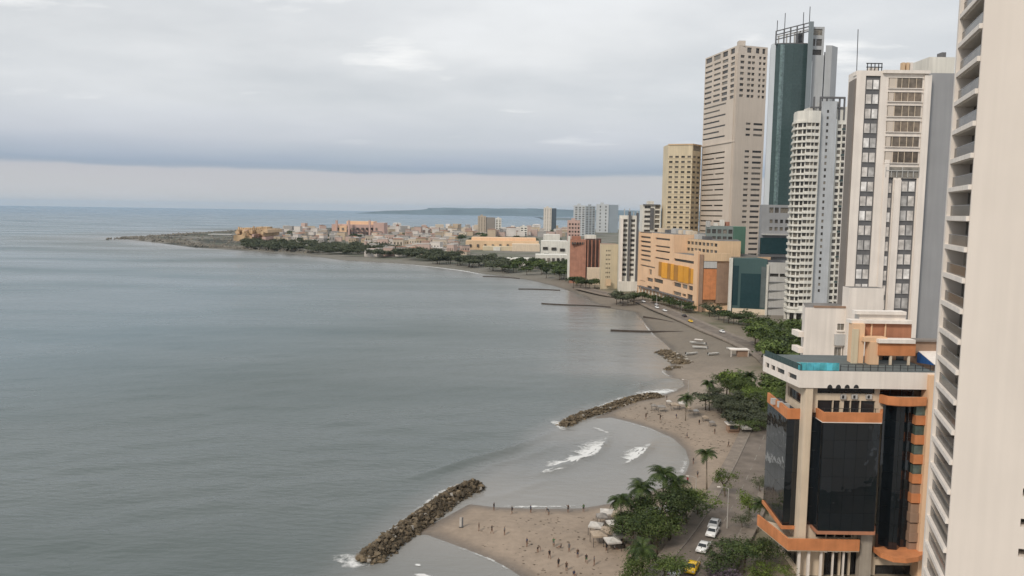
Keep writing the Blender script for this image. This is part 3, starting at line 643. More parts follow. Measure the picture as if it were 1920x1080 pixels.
# rooftop bar on the terrace
rb = Bld('rooftop_bar', 'terracotta rooftop bar with white slab roofs beside the hotel pool')
zd = zt
def rbx(name, mat, x0, x1, y0, y1, Y0, Y1): return rb.pbox(name, mat, x0, x1, y0, y1, Y0-12.3, min(Y1-12.3, Y0-10.3))
rbx('wall', TERRA, 1621, 1709, 607, 634, 146, 151.5); rbx('roof_slab', WHITE, 1596, 1712, 601, 607, 145.4, 151.8)
rbx('upper_wall', WHITE, 1612, 1698, 590, 601.2, 147, 151.5); rbx('roof_slab', WHITE, 1606, 1700, 584, 590, 146.5, 151.8)
for x0 in (1633, 1659, 1615): rbx('pilaster', PEACH, x0, x0+2.5, 607, 634, 145.8, 146)
rbx('tower_wall', PEACH, 1599, 1620, 607, 690, 144.6, 151.5); rbx('tower_panel', YELLOW, 1597, 1609, 617, 690, 144.4, 144.6)
rbx('roof_slab', PEACH, 1620, 1664, 633, 641, 143.6, 151.5); rbx('roof_slab', WHITE, 1648, 1717, 637, 644, 142.6, 151.5)
rbx('fascia', ORANGE, 1648, 1717, 644.2, 667, 143, 143.4); rbx('wall', PEACH, 1631, 1648, 641.2, 690, 143.4, 151)
rbx('wall', BROWN, 1717, 1776, 641, 662, 146, 151.5); rbx('roof_slab', GREYB, 1712, 1778, 637.5, 641, 145.6, 151.7)
rbx('back_wall', BROWN, 1648, 1776, 662, 695, 148, 151)
for x0 in (1702, 1668): rbx('post', CREAM, x0, x0+4, 667, 693, 143.1, 143.4)
for x0 in (1655, 1680): rbx('window', GL_WIN, x0, x0+14, 668, 688, 147.9, 148)
aw_pts = [(at(1721, 657, 134), 134), (at(1769, 657, 134), 134), (at(1790, 690, 127), 127), (at(1752, 683, 127), 127)]
vv = [(p[0][0], p[1], p[0][1]) for p in aw_pts]; vv += [(a, b_, c-.08) for a, b_, c in vv]
f_ = [(3, 2, 1, 0), (4, 5, 6, 7), (0, 1, 5, 4), (1, 2, 6, 5), (2, 3, 7, 6), (3, 0, 4, 7)]
awn = empty('awning', (vv[0][0], 130, zd), 0, 'white topped awning with a blue side sheet at the hotel terrace corner', 'awning')
io = Vector((vv[0][0], 130, zd))
ob('canopy_sheet', mesh('canopy_sheet', [tuple(Vector(p)-io) for p in vv], f_, WHITE), awn)
sv = [vv[0], vv[3], (vv[3][0], 127, zd+.9), (vv[0][0], 134, zd+.05)]
sv = [(a-.05, b_, c-.1) for a, b_, c in sv]+[(a+.03, b_, c-.1) for a, b_, c in sv]
ob('side_sheet', mesh('side_sheet', [tuple(Vector(p)-io) for p in sv], [(0, 1, 2, 3), (7, 6, 5, 4), (0, 4, 5, 1), (1, 5, 6, 2), (2, 6, 7, 3), (3, 7, 4, 0)], BLUE), awn)
for p in (vv[3], vv[2], vv[0], vv[1]): bar('post', awn, METAL, Vector((p[0], p[1], zd))-io, Vector((p[0], p[1], p[2]-.05))-io, .08)

# ------------------------------------------------------------------ white annex behind the hotel
an = Bld('white_block', 'plain white block with few windows standing behind the hotel pool')
a0, a1, a2 = (at(1503, 620, 172)[0], 172), (at(1508, 620, 163)[0], 163), (at(1598, 620, 163)[0], 163)
ztop = at(1550, 577, 163)[1]
ao = an.ops_px(a1, a2, [(1570, 607, 1583, 619), (1564, 651, 1577, 672), (1579, 651, 1592, 672)])
an.wall(WHITE, [a0, a1, a2, (a2[0], 172)], -1, ztop, {1: ao}, .3, GL_WIN, roofmat=ROOFG, frame=(LGREY, 1))
an.pbox('roof_edge', BROWN, 1527, 1586, 574, 577.5, 162.9, 163.5)
an.pbox('window_hood', LGREY, 1566, 1592, 627, 648, 162.4, 163.0)
an.pbox('window_sill', WHITE, 1569, 1584, 619.4, 622, 162.7, 163.0)
for yy in (622, 652): an.pbox('balcony', WHITE, 1497, 1507.5, yy, yy+10, 164, 168)
s0, s2 = (at(1591, 590, 161.5)[0], 161.5), (at(1655, 590, 161.5)[0], 161.5)
an.wall(WHITE, [(s0[0], 165), s0, s2, (s2[0], 165)], -1, at(1620, 540, 161.5)[1], {}, name='stair_block', roofmat=ROOFG)

# ------------------------------------------------------------------ white and grey residential tower
wt = Bld('residential_tower', 'white tower with grey window strips and a blank grey side panel', loc=(0, 0, 0))
T0, T1, T2 = (at(1591, 148, 175.6)[0], 175.6), (at(1607, 141, 170)[0], 170.0), (at(1742, 152, 170)[0], 170.0)
T3 = (T2[0], 186.0); ztw = at(1680, 133, 170)[1]
edge = (T1, T2)
def U(px, y): return on_edge(T1, T2, px, y)[0]
def Zt(y, px=1680): return on_edge(T1, T2, px, y)[1]
s1 = (U(1623, 160), U(1651, 160)); big = (U(1664, 200), U(1726, 200)); s2_ = (U(1659, 390), U(1672, 390)); s3 = (U(1686, 390), U(1716, 390))
fo = [(s1[0], s1[1], Zt(583), Zt(142, 1636)), (s2_[0], s2_[1], Zt(600), Zt(333)), (s3[0], s3[1], Zt(660), Zt(334))]
rows = [(146, 165), (173, 190), (198, 218), (227, 247), (256, 275), (284, 305)]
bigo = [(big[0], big[1], Zt(b_), Zt(a)) for a, b_ in rows]+[(U(1660, 322), U(1722, 322), Zt(332.5), Zt(313))]
wt.wall(WHITE, [T0, T1, T2, T3, (T0[0]*186/175.6+1, 186)], -1, ztw, {1: fo}, .35, DGREY, wname='window_strip', roofmat=ROOFG)
def strip_windows(s_, nper, ytop, ybot, step, h, mat, yoff=3):
    k = 0; y = ytop; wd = (s_[1]-s_[0])
    while y+h < ybot:
        for j in range(nper):
            a = T1[0]+s_[0]+wd*(.10+j*.90/nper); b_ = T1[0]+s_[0]+wd*(.10+j*.90/nper+.72/nper)
            w_ = wt.box('window', mat, a, b_, 170.20, 170.30, Zt(y+h), Zt(y))
            sub('sill', UNIT, w_, ((a+b_)/2, 170.17, Zt(y+h)-.06), (0, 0, 0), (b_-a+.1, .1, .1), LGREY)
        y += step
    return
strip_windows(s1, 2, 150, 575, 27.4, 17, GL_BL); strip_windows(s2_, 1, 344, 600, 27.4, 17, GL_BL); strip_windows(s3, 2, 340, 655, 27.4, 18, GL_BL)
# wide windows of the upper flats: wall proud of the glass, cut per floor
for (a, b_, c, d) in bigo[:6]:
    wt.box('window', GL_WARM, T1[0]+a, T1[0]+b_, 169.86, 169.995, c, d)
    for j in range(1, 5):
        x = T1[0]+a+(b_-a)*(j/5+random.uniform(-.03, .03)); wt.box('window_frame', CREAM, x, x+.10, 169.80, 169.859, c, d)
    wt.box('blind', BEIGE2, T1[0]+a+.05, T1[0]+a+(b_-a)*random.uniform(.12, .3), 169.83, 169.858, c+.05, d-.05)
    wt.box('sill', WHITE, T1[0]+a-.2, T1[0]+b_+.2, 169.70, 169.86, c-.16, c-.004); wt.box('lintel', WHITE, T1[0]+a-.2, T1[0]+b_+.2, 169.70, 169.86, d+.004, d+.14)
a, b_, c, d = bigo[6]; wt.box('open_gallery', GL_WIN, T1[0]+a, T1[0]+b_, 169.9, 169.99, c, d)
for j in range(7): wt.box('balustrade_post', LGREY, T1[0]+a+(b_-a)*j/6-.06, T1[0]+a+(b_-a)*j/6+.06, 169.7, 169.89, c, c+(d-c)*(.6 if j % 3 else 1))
wt.box('handrail', LGREY, T1[0]+a, T1[0]+b_, 169.68, 169.76, c+(d-c)*.6, c+(d-c)*.68)
# proud piers, grey side faces, roof pieces
for pa, pb, ya, yb, pr in ((1653, 1662, 300, 600, .25), (1673, 1685.5, 337, 640, .45), (1717.5, 1731, 140, 660, .3)):
    ym = 390 if ya > 200 else 200
    dx = 0 if ya > 200 else 12
    wt.box('pier', WHITE, T1[0]+U(pa+dx, ym), T1[0]+U(pb+dx, ym), 170-pr, 169.99, Zt(yb), Zt(ya))
wt.box('cornice', WHITE, T1[0]+U(1655, 137), T2[0]-.02, 169.4, 169.98, Zt(138), Zt(132))
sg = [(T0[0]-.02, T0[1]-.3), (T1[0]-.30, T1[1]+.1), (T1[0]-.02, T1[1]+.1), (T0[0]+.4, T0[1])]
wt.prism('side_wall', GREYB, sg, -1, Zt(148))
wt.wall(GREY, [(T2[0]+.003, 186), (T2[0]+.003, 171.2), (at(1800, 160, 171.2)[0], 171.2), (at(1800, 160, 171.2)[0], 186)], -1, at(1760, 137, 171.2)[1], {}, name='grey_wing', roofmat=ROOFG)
wt.pbox('roof_block', WHITE2, 1742, 1790, 107, 138, 173, 182); wt.pbox('roof_vent', DGREY, 1766, 1774, 98, 107, 174, 176)
for x0 in (1692, 1700, 1707): wt.pbox('chimney', TAN if x0 < 1705 else WHITE, x0, x0+5, 117, 134, 173, 174)
for x0 in (1626, 1633, 1640, 1647, 1653): wt.pbox('rooftop_frame_post', METAL, x0, x0+1.2, 118, 141, 170.6, 170.8)
for y0 in (118, 125): wt.pbox('rooftop_frame_rail', METAL, 1625, 1655, y0, y0+1.6, 170.5, 170.7)
for x0 in (1630, 1641): wt.pbox('water_tank', WHITE, x0, x0+7, 127, 141, 172, 173.5)
wt.pbox('parapet', WHITE, 1606, 1622, 134, 141, 170.2, 172)
bar('mast', wt.root, METAL, (at(1606, 140, 176)[0], 176, at(1606, 140, 176)[1]), (at(1609, 55, 176)[0], 176, at(1609, 55, 176)[1]), .12)

# ------------------------------------------------------------------ round white tower
def PX(px, Y, y=400): return (at(px, y, Y)[0], Y)
rt = Bld('round_tower', 'slim white tower with rounded balcony front and blue-grey shaft')
RF = [PX(1479.5, 459), PX(1481, 449), PX(1487, 443.5), PX(1498, 440.6), PX(1514, 440), PX(1530, 441.2), PX(1533, 459)]
zr_top = at(1515, 207, 440)[1]; zr_bot = at(1515, 578, 440)[1]; NFL = 29; fhr = (zr_top-6-zr_bot)/NFL
ops = {}
def elen(F_, i): return math.hypot(F_[i+1][0]-F_[i][0], F_[i+1][1]-F_[i][1])
for e_, fr in ((1, (.1, .9)), (2, (.12, .84)), (3, (.02, .32)), (4, (.02, .95))):
    l_ = elen(RF, e_); rr_ = []
    for k in range(NFL):
        z = zr_bot+k*fhr
        if e_ == 3: rr_ += [(l_*.0+.1, l_*.36, z+.3, z+fhr-.35), (l_*.48, l_*.985, z+1.2, z+fhr-.45)]
        elif e_ == 4: rr_ += [(l_*.02, l_*.40, z+1.2, z+fhr-.45), (l_*.44, l_*.90, z+1.2, z+fhr-.45)]
        else: rr_.append((l_*fr[0], l_*fr[1], z+.3, z+fhr-.35))
    ops[e_] = rr_
rt.wall(WHITE2, RF, zr_bot-1.5, zr_top, ops, .9, GL_FAR, roofmat=ROOFG)
bslab = None
bpts = [RF[0], RF[1], RF[2], RF[3], ((RF[3][0]*.6+RF[4][0]*.4), RF[3][1]*.6+RF[4][1]*.4)]
for k in range(NFL+1):
    z = zr_bot+k*fhr
    if bslab is None: o = band(rt, 'balcony_slab', WHITE2, bpts, -.55, .55, 1.1, .75); bslab = o.data; o.location[2] = z
    else: ob('balcony_slab', bslab, rt.root, (0, 0, z+random.uniform(-.05, .05)))
rt.prism('podium', WHITE2, [PX(1477, 462), PX(1478, 448), PX(1484, 441.5), PX(1500, 438.5), PX(1536, 439), PX(1536, 462)], zr_bot-2.6, zr_bot-1.5)
for p_, y_ in ((1481, 449), (1487, 443), (1500, 440), (1514, 440), (1529, 441)): rt.box('column', WHITE2, PX(p_, y_)[0]-.5, PX(p_, y_)[0]+.5, y_-.4, y_+.6, 0, zr_bot-2.6)
rt.prism('lobby', GL_FAR, [PX(1486, 459), PX(1490, 446), PX(1526, 445), PX(1530, 459)], 0, zr_bot-2.6)
BLG = plaster('blue_grey_render', (.40, .42, .44), .8, .06, .2, .1)
sh = [PX(1530.5, 460), PX(1530.5, 444), PX(1559, 442.5), PX(1559, 460)]
rt.wall(BLG, sh, 0, at(1545, 190, 444)[1], {1: [(elen(sh, 1)*.36, elen(sh, 1)*.5, 18+k*fhr, 19.6+k*fhr) for k in range(29)]}, .4, GL_FAR, name='stair_shaft', roofmat=ROOFG)
wg = [PX(1559.5, 462), PX(1559.5, 446), PX(1584, 446), PX(1584, 462)]; lw = elen(wg, 1)
rt.wall(WHITE2, wg, 0, at(1570, 200, 446)[1], {1: [(lw*a, lw*b_, zr_bot+k*fhr+.9, zr_bot+k*fhr+fhr-.5) for k in range(NFL) for a, b_ in ((.12, .40), (.5, .9))]}, .5, GL_FAR, name='rear_wing', roofmat=ROOFG)
for k in range(0, NFL, 1): rt.box('balcony', WHITE2 if k % 4 else GL_TEAL, wg[1][0]+lw*.45, wg[1][0]+lw*.95, 445.2, 445.99, zr_bot+k*fhr, zr_bot+k*fhr+.9)
zp = zr_top
for x0 in (1526, 1538, 1550, 1562, 1574, 1583):
    X = at(x0, 200, 446)[0]; rt.box('roof_frame_post', DGREY, X-.4, X+.4, 445.6, 446.4, zp-4, zp+8.2)
rt.box('roof_frame_beam', DGREY, at(1538, 180, 446)[0], at(1584, 180, 446)[0], 445.4, 446.6, zp+7.3, zp+8.3); rt.box('roof_frame_beam', DGREY, at(1520, 196, 446)[0], at(1584, 196, 446)[0], 445.4, 446.6, zp+2, zp+2.8)
rt.box('roof_house', LGREY, at(1541, 190, 449)[0], at(1574, 190, 449)[0], 449, 456, zp-3, zp+6.2); rt.box('roof_house', WHITE2, at(1515, 200, 450)[0], at(1530, 200, 450)[0], 449, 456, zp-1, zp+2.6)

# ------------------------------------------------------------------ teal glass skyscraper
tt = Bld('glass_skyscraper', 'tall teal glass skyscraper with open lattice crown and antennas')
YT = 520.0
TF = [PX(1437, 548, 260), PX(1438.5, 530, 260), PX(1447, 522.5, 260), PX(1458, 520.5, 260), PX(1480, 519.6, 260), PX(1507, 520, 260), PX(1509, 548, 260)]
def zT(y, px=1480): return at(px, y, YT)[1]
tt.prism('core', DGREY, inset(TF, .5), 0, zT(80))
curtain(tt, TF[2:6], 0, zT(82), 40, GL_TEAL, cols=[1, 2, 2], tilt=.001)
PALE = plaster('pale_cladding', (.62, .65, .67), .5, .04, .05, .06)
band(tt, 'white_edge', PALE, TF[0:3], 0, zT(78), .6, .1)
GLV = glass('lighter_teal_glass', (.07, .105, .105), (.08, .115, .115), .4, .1)
tt.prism('glass_fin', GLV, [PX(1454.5, 521.6, 260), PX(1455.5, 519.6, 260), PX(1460, 519.4, 260), PX(1461, 521)], 0, zT(84))
CLADG = plaster('grey_cladding', (.20, .23, .245), .6, .05, .1, .05)
CLADL = plaster('light_cladding', (.40, .41, .415), .6, .05, .1, .06)
tt.prism('corner_fin', CLADG, [PX(1507.5, 548, 230), PX(1507.5, 516.5, 230), PX(1517, 516.5, 230), PX(1517, 548, 230)], 0, zT(42))
tt.prism('side_panel', CLADL, [PX(1517.3, 548, 230), PX(1517.3, 520.8, 230), PX(1538.5, 520.8, 230), PX(1538.5, 548, 230)], 0, zT(102))
tt.prism('dark_joint', DGREY, [PX(1538.7, 548, 230), PX(1538.7, 522.5, 230), PX(1541, 522.5, 230), PX(1541, 548, 230)], 0, zT(95))
tt.prism('side_panel', CLADL, [PX(1541.2, 548, 230), PX(1541.2, 521.4, 230), PX(1553, 521.4, 230), PX(1563.5, 527, 230), PX(1563.5, 548, 230)], 0, zT(83))
hd = [PX(1518, 540, 60), PX(1518, 522, 60), PX(1546, 522, 60), PX(1546, 540, 60)]; lh = elen(hd, 1)
tt.wall(CLADL, hd, zT(102.3), zT(48), {1: [(lh*.04, lh*.42, zT(84), zT(71)), (lh*.48, lh*.86, zT(84), zT(71)), (lh*.04, lh*.86, zT(102), zT(91)), (lh*.04, lh*.86, zT(64), zT(52))]}, .6, GL_FAR, name='plant_room', roofmat=ROOFG)
def rim(px): return np.interp(px, [1455, 1480, 1517], [58, 51, 41])
for px_ in (1455, 1470, 1482, 1494, 1506): tt.box('crown_post', DGREY, at(px_, 70, 521)[0]-.35, at(px_, 70, 521)[0]+.35, 520.6, 521.4, zT(84), zT(rim(px_)))
for a, b_ in ((0, 0), (7, 7), (16, 16)):
    for p_, q_ in ((1455, 1482), (1482, 1517)): bar('crown_rail', tt.root, DGREY, (at(p_, 60, 521.6)[0], 521.6, zT(rim(p_)+a)), (at(q_, 60, 521.6)[0], 521.6, zT(rim(q_)+b_)), .6)
for p_ in (1460, 1475, 1490, 1500): tt.box('rear_frame_post', LGREY, at(p_, 70, 535)[0]-.4, at(p_, 70, 535)[0]+.4, 534.6, 535.4, zT(84), zT(rim(p_)+2))
bar('rear_frame_rail', tt.root, LGREY, (at(1458, 60, 535)[0], 535, zT(59)), (at(1515, 60, 535)[0], 535, zT(45)), .8)
tt.box('plant_unit', DGREY, at(1496, 70, 526)[0], at(1505, 70, 526)[0], 525, 530, zT(84), zT(58))
for p_, y0, y1 in ((1471, 58, 24), (1457, 58, 38), (1517.5, 44, 11), (1506, 46, 22)): bar('antenna', tt.root, METAL, (at(p_, y0, 521)[0], 521, zT(y0)), (at(p_, y0, 521)[0], 521, zT(y1)), .35)

# ------------------------------------------------------------------ sand coloured skyscraper
bt = Bld('beige_skyscraper', 'very tall sand coloured skyscraper with slit windows')
Q0, Q1, Q2 = (at(1323, 104, 653)[0], 653), (at(1385, 82, 600)[0], 600), (at(1440, 86, 608)[0], 608)
Q3 = (Q2[0]-8, 660); zq = at(1385, 84, 600)[1]; FHQ = 4.05; NQ = 40
l0, l1 = math.hypot(Q1[0]-Q0[0], Q1[1]-Q0[1]), math.hypot(Q2[0]-Q1[0], Q2[1]-Q1[1])
o0, o1 = [], []
for k in range(NQ):
    zt_ = zq-7-k*FHQ
    if k in (15, 16): continue
    if k < 8:
        for a, b_ in ((.01, .24), (.29, .50), (.55, .72), (.80, .92)): o0.append((l0*a, l0*b_, zt_-1.6-(.8 if a > .5 else 0), zt_))
    elif k < 15: o0.append((l0*.01, l0*(.52 if k % 2 else .70), zt_-1.25, zt_))
    else: o0.append((l0*.02, l0*(.72 if k % 3 else .4), zt_-1.1, zt_)); 
    if k > 14 and k % 3 == 0: o0.append((l0*.44, l0*.72, zt_-1.1, zt_))
    if k == 8 or k == 9: continue
    if k < 8:
        for a, b_ in ((.09, .22), (.34, .45), (.48, .58), (.72, .80), (.86, .95)): o1.append((l1*a, l1*b_, zt_-2.0, zt_))
    elif k > 11:
        for a, b_ in ((.36, .52), (.62, .94)): o1.append((l1*a, l1*b_, zt_-1.6, zt_))
for a, b_ in ((.02, .22), (.27, .48), (.55, .70), (.78, .9)): o0.append((l0*a, l0*b_, zq-4.9, zq-1.1))
for a, b_ in ((.3, .45), (.6, .72), (.82, .92)): o1.append((l1*a, l1*b_, zq-5, zq-1.2))
bt.wall(BEIGE2, [Q0, Q1, Q2, Q3, (Q0[0]+20, 662)], 0, zq, {0: o0, 1: o1}, .7, GL_FAR, roofmat=ROOFG)
bt.box('roof_turret', BEIGE2, at(1385.5, 80, 601)[0], at(1398, 80, 601)[0], 601, 606, zq-.5, at(1390, 76, 601)[1])
zl = zq-7-15.4*FHQ
fp = [(Q0[0], Q0[1]), (Q1[0], Q1[1])]
band(bt, 'ledge', BEIGE2, fp, zl-.6, zl+.2, 1.0, .7)
for u in (.94, .985):
    c = (Q0[0]+(Q1[0]-Q0[0])*u-.3, Q0[1]+(Q1[1]-Q0[1])*u); bt.box('corner_rib', BEIGE2, c[0]-.3, c[0]+.3, c[1]-.4, c[1]+.4, 0, zq-6)

# ------------------------------------------------------------------ pale yellow tower
yt = Bld('yellow_tower', 'pale yellow tower with rows of small dark windows left of the sand coloured skyscraper')
V0, V1, V2, V3 = (at(1251, 275, 652)[0], 652), (at(1253, 275, 646)[0], 646), (at(1299, 270, 640)[0], 640), (at(1315, 272, 651)[0], 651)
zy = at(1290, 270, 640)[1]; ly, ly2 = math.hypot(V2[0]-V1[0], V2[1]-V1[1]), math.hypot(V3[0]-V2[0], V3[1]-V2[1]); fy = 4.0
o1 = gridops(ly, 4, .58, zy-8-22*fy, fy, 22, 1.3, 2.9); o2 = gridops(ly2, 2, .7, zy-8-22*fy, fy, 22, 1.2, 3.0)
o2.append((ly2*.1, ly2*.9, zy-5, zy-.8))
yt.wall(YELLOW, [V0, V1, V2, V3, (V3[0]-4, 668), (V0[0], 668)], 0, zy, {1: o1, 2: o2}, .6, GL_FAR, roofmat=ROOFG)
for k in range(22): band(yt, 'sill_band', YELLOW, [V1, V2, V3], zy-8-22*fy+k*fy+.75, zy-8-22*fy+k*fy+1.1, .5, .35)
band(yt, 'cornice', TAN, [V1, V2, V3], zy-.6, zy+.3, .6, .5)

# ------------------------------------------------------------------ peach and amber shopping building
om = Bld('peach_building', 'long peach building with amber panels and window strips facing the sea')
O0, O1 = (93.8, 597.0), (113.6, 484.0); O2 = (at(1368, 540, 480.5)[0], 480.5)
def up(px, py): return on_edge(O0, O1, px, py)
ztl = up(1230, 437)[1]; zmid = up(1285, 447)[1]; 
uS = up(1262, 500)[0]; lO = math.hypot(O1[0]-O0[0], O1[1]-O0[1])
def ptO(u, dep=0): e0, e1 = (O1[0]-O0[0])/lO, (O1[1]-O0[1])/lO; return (O0[0]+e0*u-e1*dep, O0[1]+e1*u+e0*dep)
r1 = [(1200, 434, 1222, 437)]+[(1201, 443+i*8.6, 1220, 446.5+i*8.6) for i in range(6)]+[(1201, 498, 1228, 501), (1229, 446.5, 1256, 450), (1229, 461, 1256, 464), (1229, 470, 1256, 473), (1228, 483.5, 1255, 486.5), (1217, 505, 1222, 515)]
r2 = [(1213, 521, 1224, 528), (1225.5, 523, 1243, 530.5), (1213, 536, 1222, 541), (1225, 538, 1236, 546), (1199, 526, 1210, 527)]
r3 = [(1250.5, 528, 1262, 534.5), (1263, 530, 1277, 538), (1278.5, 533, 1289, 541.5), (1290.5, 536, 1299.5, 544.5), (1249, 544, 1258, 550), (1262, 547, 1277, 554), (1279, 551, 1286, 556), (1288, 552, 1299, 563)]
r4 = [(1263.5, 487, 1301, 492)]
oo1 = om.ops_px(O0, O1, r1+r2); oo2 = om.ops_px(O0, O1, r3+r4); oo2 = [(a-uS, b_-uS, c, d) for a, b_, c, d in oo2]
pS = ptO(uS); zlow = up(1285, 477)[1]
om.wall(PEACH, [O0, pS, ptO(uS, 46), ptO(0, 46)], 1, ztl, {0: [o for o in oo1 if o[1] < uS-.1]}, .8, GL_FAR, roofmat=ROOFG)
om.wall(PEACH, [ptO(uS+.01), O1, O2, ptO(lO, 46), ptO(uS+.01, 46)], 1, zlow, {0: oo2}, .8, GL_FAR, roofmat=ROOFG)
# set-back upper storeys
b0, b1 = ptO(uS+.02, 9), ptO(lO-2, 12); lb = math.hypot(b1[0]-b0[0], b1[1]-b0[1])
om.wall(TAN, [b0, b1, (b1[0]+14, b1[1]), ptO(uS+.02, 44)], zlow-.2, ztl-2.5, {0: gridops(lb, 8, .75, zlow+.6, 4.2, 2, 1.0, 3.0)}, .6, GL_FAR, name='upper_storey', roofmat=ROOFG)
# amber panels
ap = [(1236, 491, 1241, 517, AMBERD), (1241.5, 492, 1246, 521, AMBER), (1246.5, 493, 1252, 522, AMBER), (1252.5, 494, 1258, 523, AMBERD), (1258.5, 495, 1264, 525, AMBER), (1264.5, 497, 1272, 526, AMBERD), (1272.5, 498, 1282, 529, AMBER), (1282.5, 500, 1292, 531, AMBER), (1292.5, 503, 1296, 531, AMBERD), (1296.5, 504, 1302, 532, AMBER)]
for x0, y0, x1, y1, mt in ap:
    (a, b_, c, d), = om.ops_px(O0, O1, [(x0, y0, x1, y1)]); p = ptO((a+b_)/2, -.25); ez = math.atan2(O1[1]-O0[1], O1[0]-O0[0])
    piece('amber_panel', om.root, mt, (p[0], p[1], (c+d)/2), (b_-a, .5, d-c), ez)
(a, b_, c, d), = om.ops_px(O0, O1, [(1303, 482, 1311, 588)])
ez = math.atan2(O1[1]-O0[1], O1[0]-O0[0]); p = ptO((a+lO)/2, -.6); piece('portal_frame', om.root, PEACH, (p[0], p[1], 19), (lO-a, 1.4, 38), ez)
fx = O2[0]-O1[0]
for x0, x1, mt, z0, z1, pr in ((1311.5, 1316, BROWN, 1, 36, .35), (1317, 1341, ORANGE, 9, 27.5, .3), (1317, 1341, LGREY, 28, 32, .25), (1341.2, 1367, BROWN, 7, 31, .3), (1317, 1367, TAN, 32.3, 37, .2)):  # orange and brown halves paint in the front's warm-lit and dark-shaded regions
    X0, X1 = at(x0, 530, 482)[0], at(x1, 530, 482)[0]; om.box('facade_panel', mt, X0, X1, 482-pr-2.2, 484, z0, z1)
for k, uu in enumerate(np.linspace(2, lO-6, 16)): p = ptO(uu, -1.5); om.box('ground_floor_column', WHITE2, p[0]-.4, p[0]+.4, p[1]-.4, p[1]+.4, 0, 6.5)
p = ptO(lO*.52, -1.2); piece('awning', om.root, DGREY, (p[0], p[1], 6.9), (lO*.9, 3.6, .5), ez)
for uu, hh_, ww in ((12, 3, 7), (26, 2.2, 5), (40, 3.4, 9), (52, 2.5, 6), (66, 2.4, 8), (80, 3, 6), (92, 2.2, 5), (33, 2.0, 4), (60, 2.8, 4)):
    p = ptO(uu, 14); zz_ = ztl if uu < uS else (ztl-2.5)
    piece('roof_unit', om.root, random.choice([LGREY, DGREY, WHITE2, CREAM]), (p[0], p[1], zz_+hh_/2), (ww, 5, hh_), ez)

# ------------------------------------------------------------------ green grey block, teal mall, grey podium
gb = Bld('green_block', 'grey-green office block with a plain sea-green end wall behind the amber panels')
g0, g1, g2, g3 = (at(1322, 450, 545)[0], 545), (at(1323, 450, 528)[0], 528), (at(1374, 450, 522)[0], 522), (at(1396, 450, 532)[0], 532)
lg = math.hypot(g2[0]-g1[0], g2[1]-g1[1]); zg = at(1360, 424, 522)[1]
GGRE = plaster('grey_green_render', (.20, .235, .225), .8, .08, .1, .1)
gb.wall(GGRE, [g0, g1, g2, (g3[0]-6, 550)], 1, zg, {1: gridops(lg, 5, .72, zg-1.5-6*4.6, 4.6, 6, 1.2, 3.9)}, .6, GL_FAR, roofmat=ROOFG)
gb.prism('end_wall', GREEN, [(g2[0]+.05, 523), (g2[0]+.06, 522), (g3[0], 530), (g3[0]-6, 548)], 1, zg-.2)
for x0, y0 in ((1326, 414), (1340, 418), (1352, 412), (1362, 416)): gb.pbox('roof_unit', random.choice([BRICK, LGREY, WHITE2]), x0, x0+6, y0, 426, 527, 531)
tm = Bld('teal_mall', 'windowless teal mall block with white corner fin beside the peach building')
m0, m1, m2, m3 = (at(1369, 540, 500)[0], 500), (at(1370, 540, 472)[0], 472), (at(1437, 540, 466)[0], 466), (at(1479, 540, 464)[0], 464)
TEALW = plaster('dark_teal_cladding', (.055, .10, .10), .6, .06, .08, .08)
zm_ = at(1400, 485, 470)[1]
tm.prism('wall', TEALW, [m0, m1, m2, (m2[0], 500)], 1, zm_)
def tfront(px, py): return on_edge(m1, m2, px, py)
for x0, x1, y0, y1, mt, pr in ((1388, 1425, 513, 577, GL_TEAL2, .4), (1373, 1384, 498, 572, GL_TEAL2, .25), (1426, 1436, 500, 577, TEALD, .3), (1372, 1436, 579, 602, CREAM, .35)):
    ym = (y0+y1)/2; ua, ub = tfront(x0, ym)[0], tfront(x1, ym)[0]; za, zb_ = tfront((x0+x1)/2, y1)[1], tfront((x0+x1)/2, y0)[1]; lm_ = math.hypot(m2[0]-m1[0], m2[1]-m1[1])
    cx_, cy_ = m1[0]+(m2[0]-m1[0])*(ua+ub)/2/lm_, m1[1]+(m2[1]-m1[1])*(ua+ub)/2/lm_; ez2 = math.atan2(m2[1]-m1[1], m2[0]-m1[0])
    piece('facade_panel', tm.root, mt, (cx_, cy_-pr/2, (max(za, 1)+zb_)/2), (ub-ua, pr, zb_-max(za, 1)), ez2)
tm.box('corner_fin', WHITE2, m1[0]-1.2, m1[0]+.3, 470.5, 473, 1, zm_+.2)
tm.box('corner_fin', WHITE2, m2[0]-.4, m2[0]+.5, 464.5, 466.5, 1, zm_-3)
zg_ = at(1458, 492, 465)[1]; lgw = m3[0]-m2[0]-.6
tm.wall(LGREY, [(m2[0]+.55, 500), (m2[0]+.55, 465.6), (m3[0], 464), (m3[0], 500)], 1, zg_, {1: [(lgw*.08, lgw*.5, at(1458, 519, 465)[1], at(1458, 513, 465)[1]), (lgw*.56, lgw*.97, at(1458, 519, 465)[1], at(1458, 513, 465)[1])]}, .8, GL_FAR, name='grey_wing', roofmat=ROOFD)
for k in range(4): tm.box('cladding_joint', GREY, m2[0]+.6, m3[0]-.02, 464.2, 465.2, at(1458, 528+k*16, 465)[1], at(1458, 529+k*16, 465)[1])
pd = Bld('grey_podium', 'grey podium with a teal glass band at the foot of the glass skyscraper')
d0, d1, d2 = (at(1424, 440, 510)[0], 512), (at(1426, 440, 496)[0], 496), (at(1482, 440, 496)[0], 496); ld = d2[0]-d1[0]
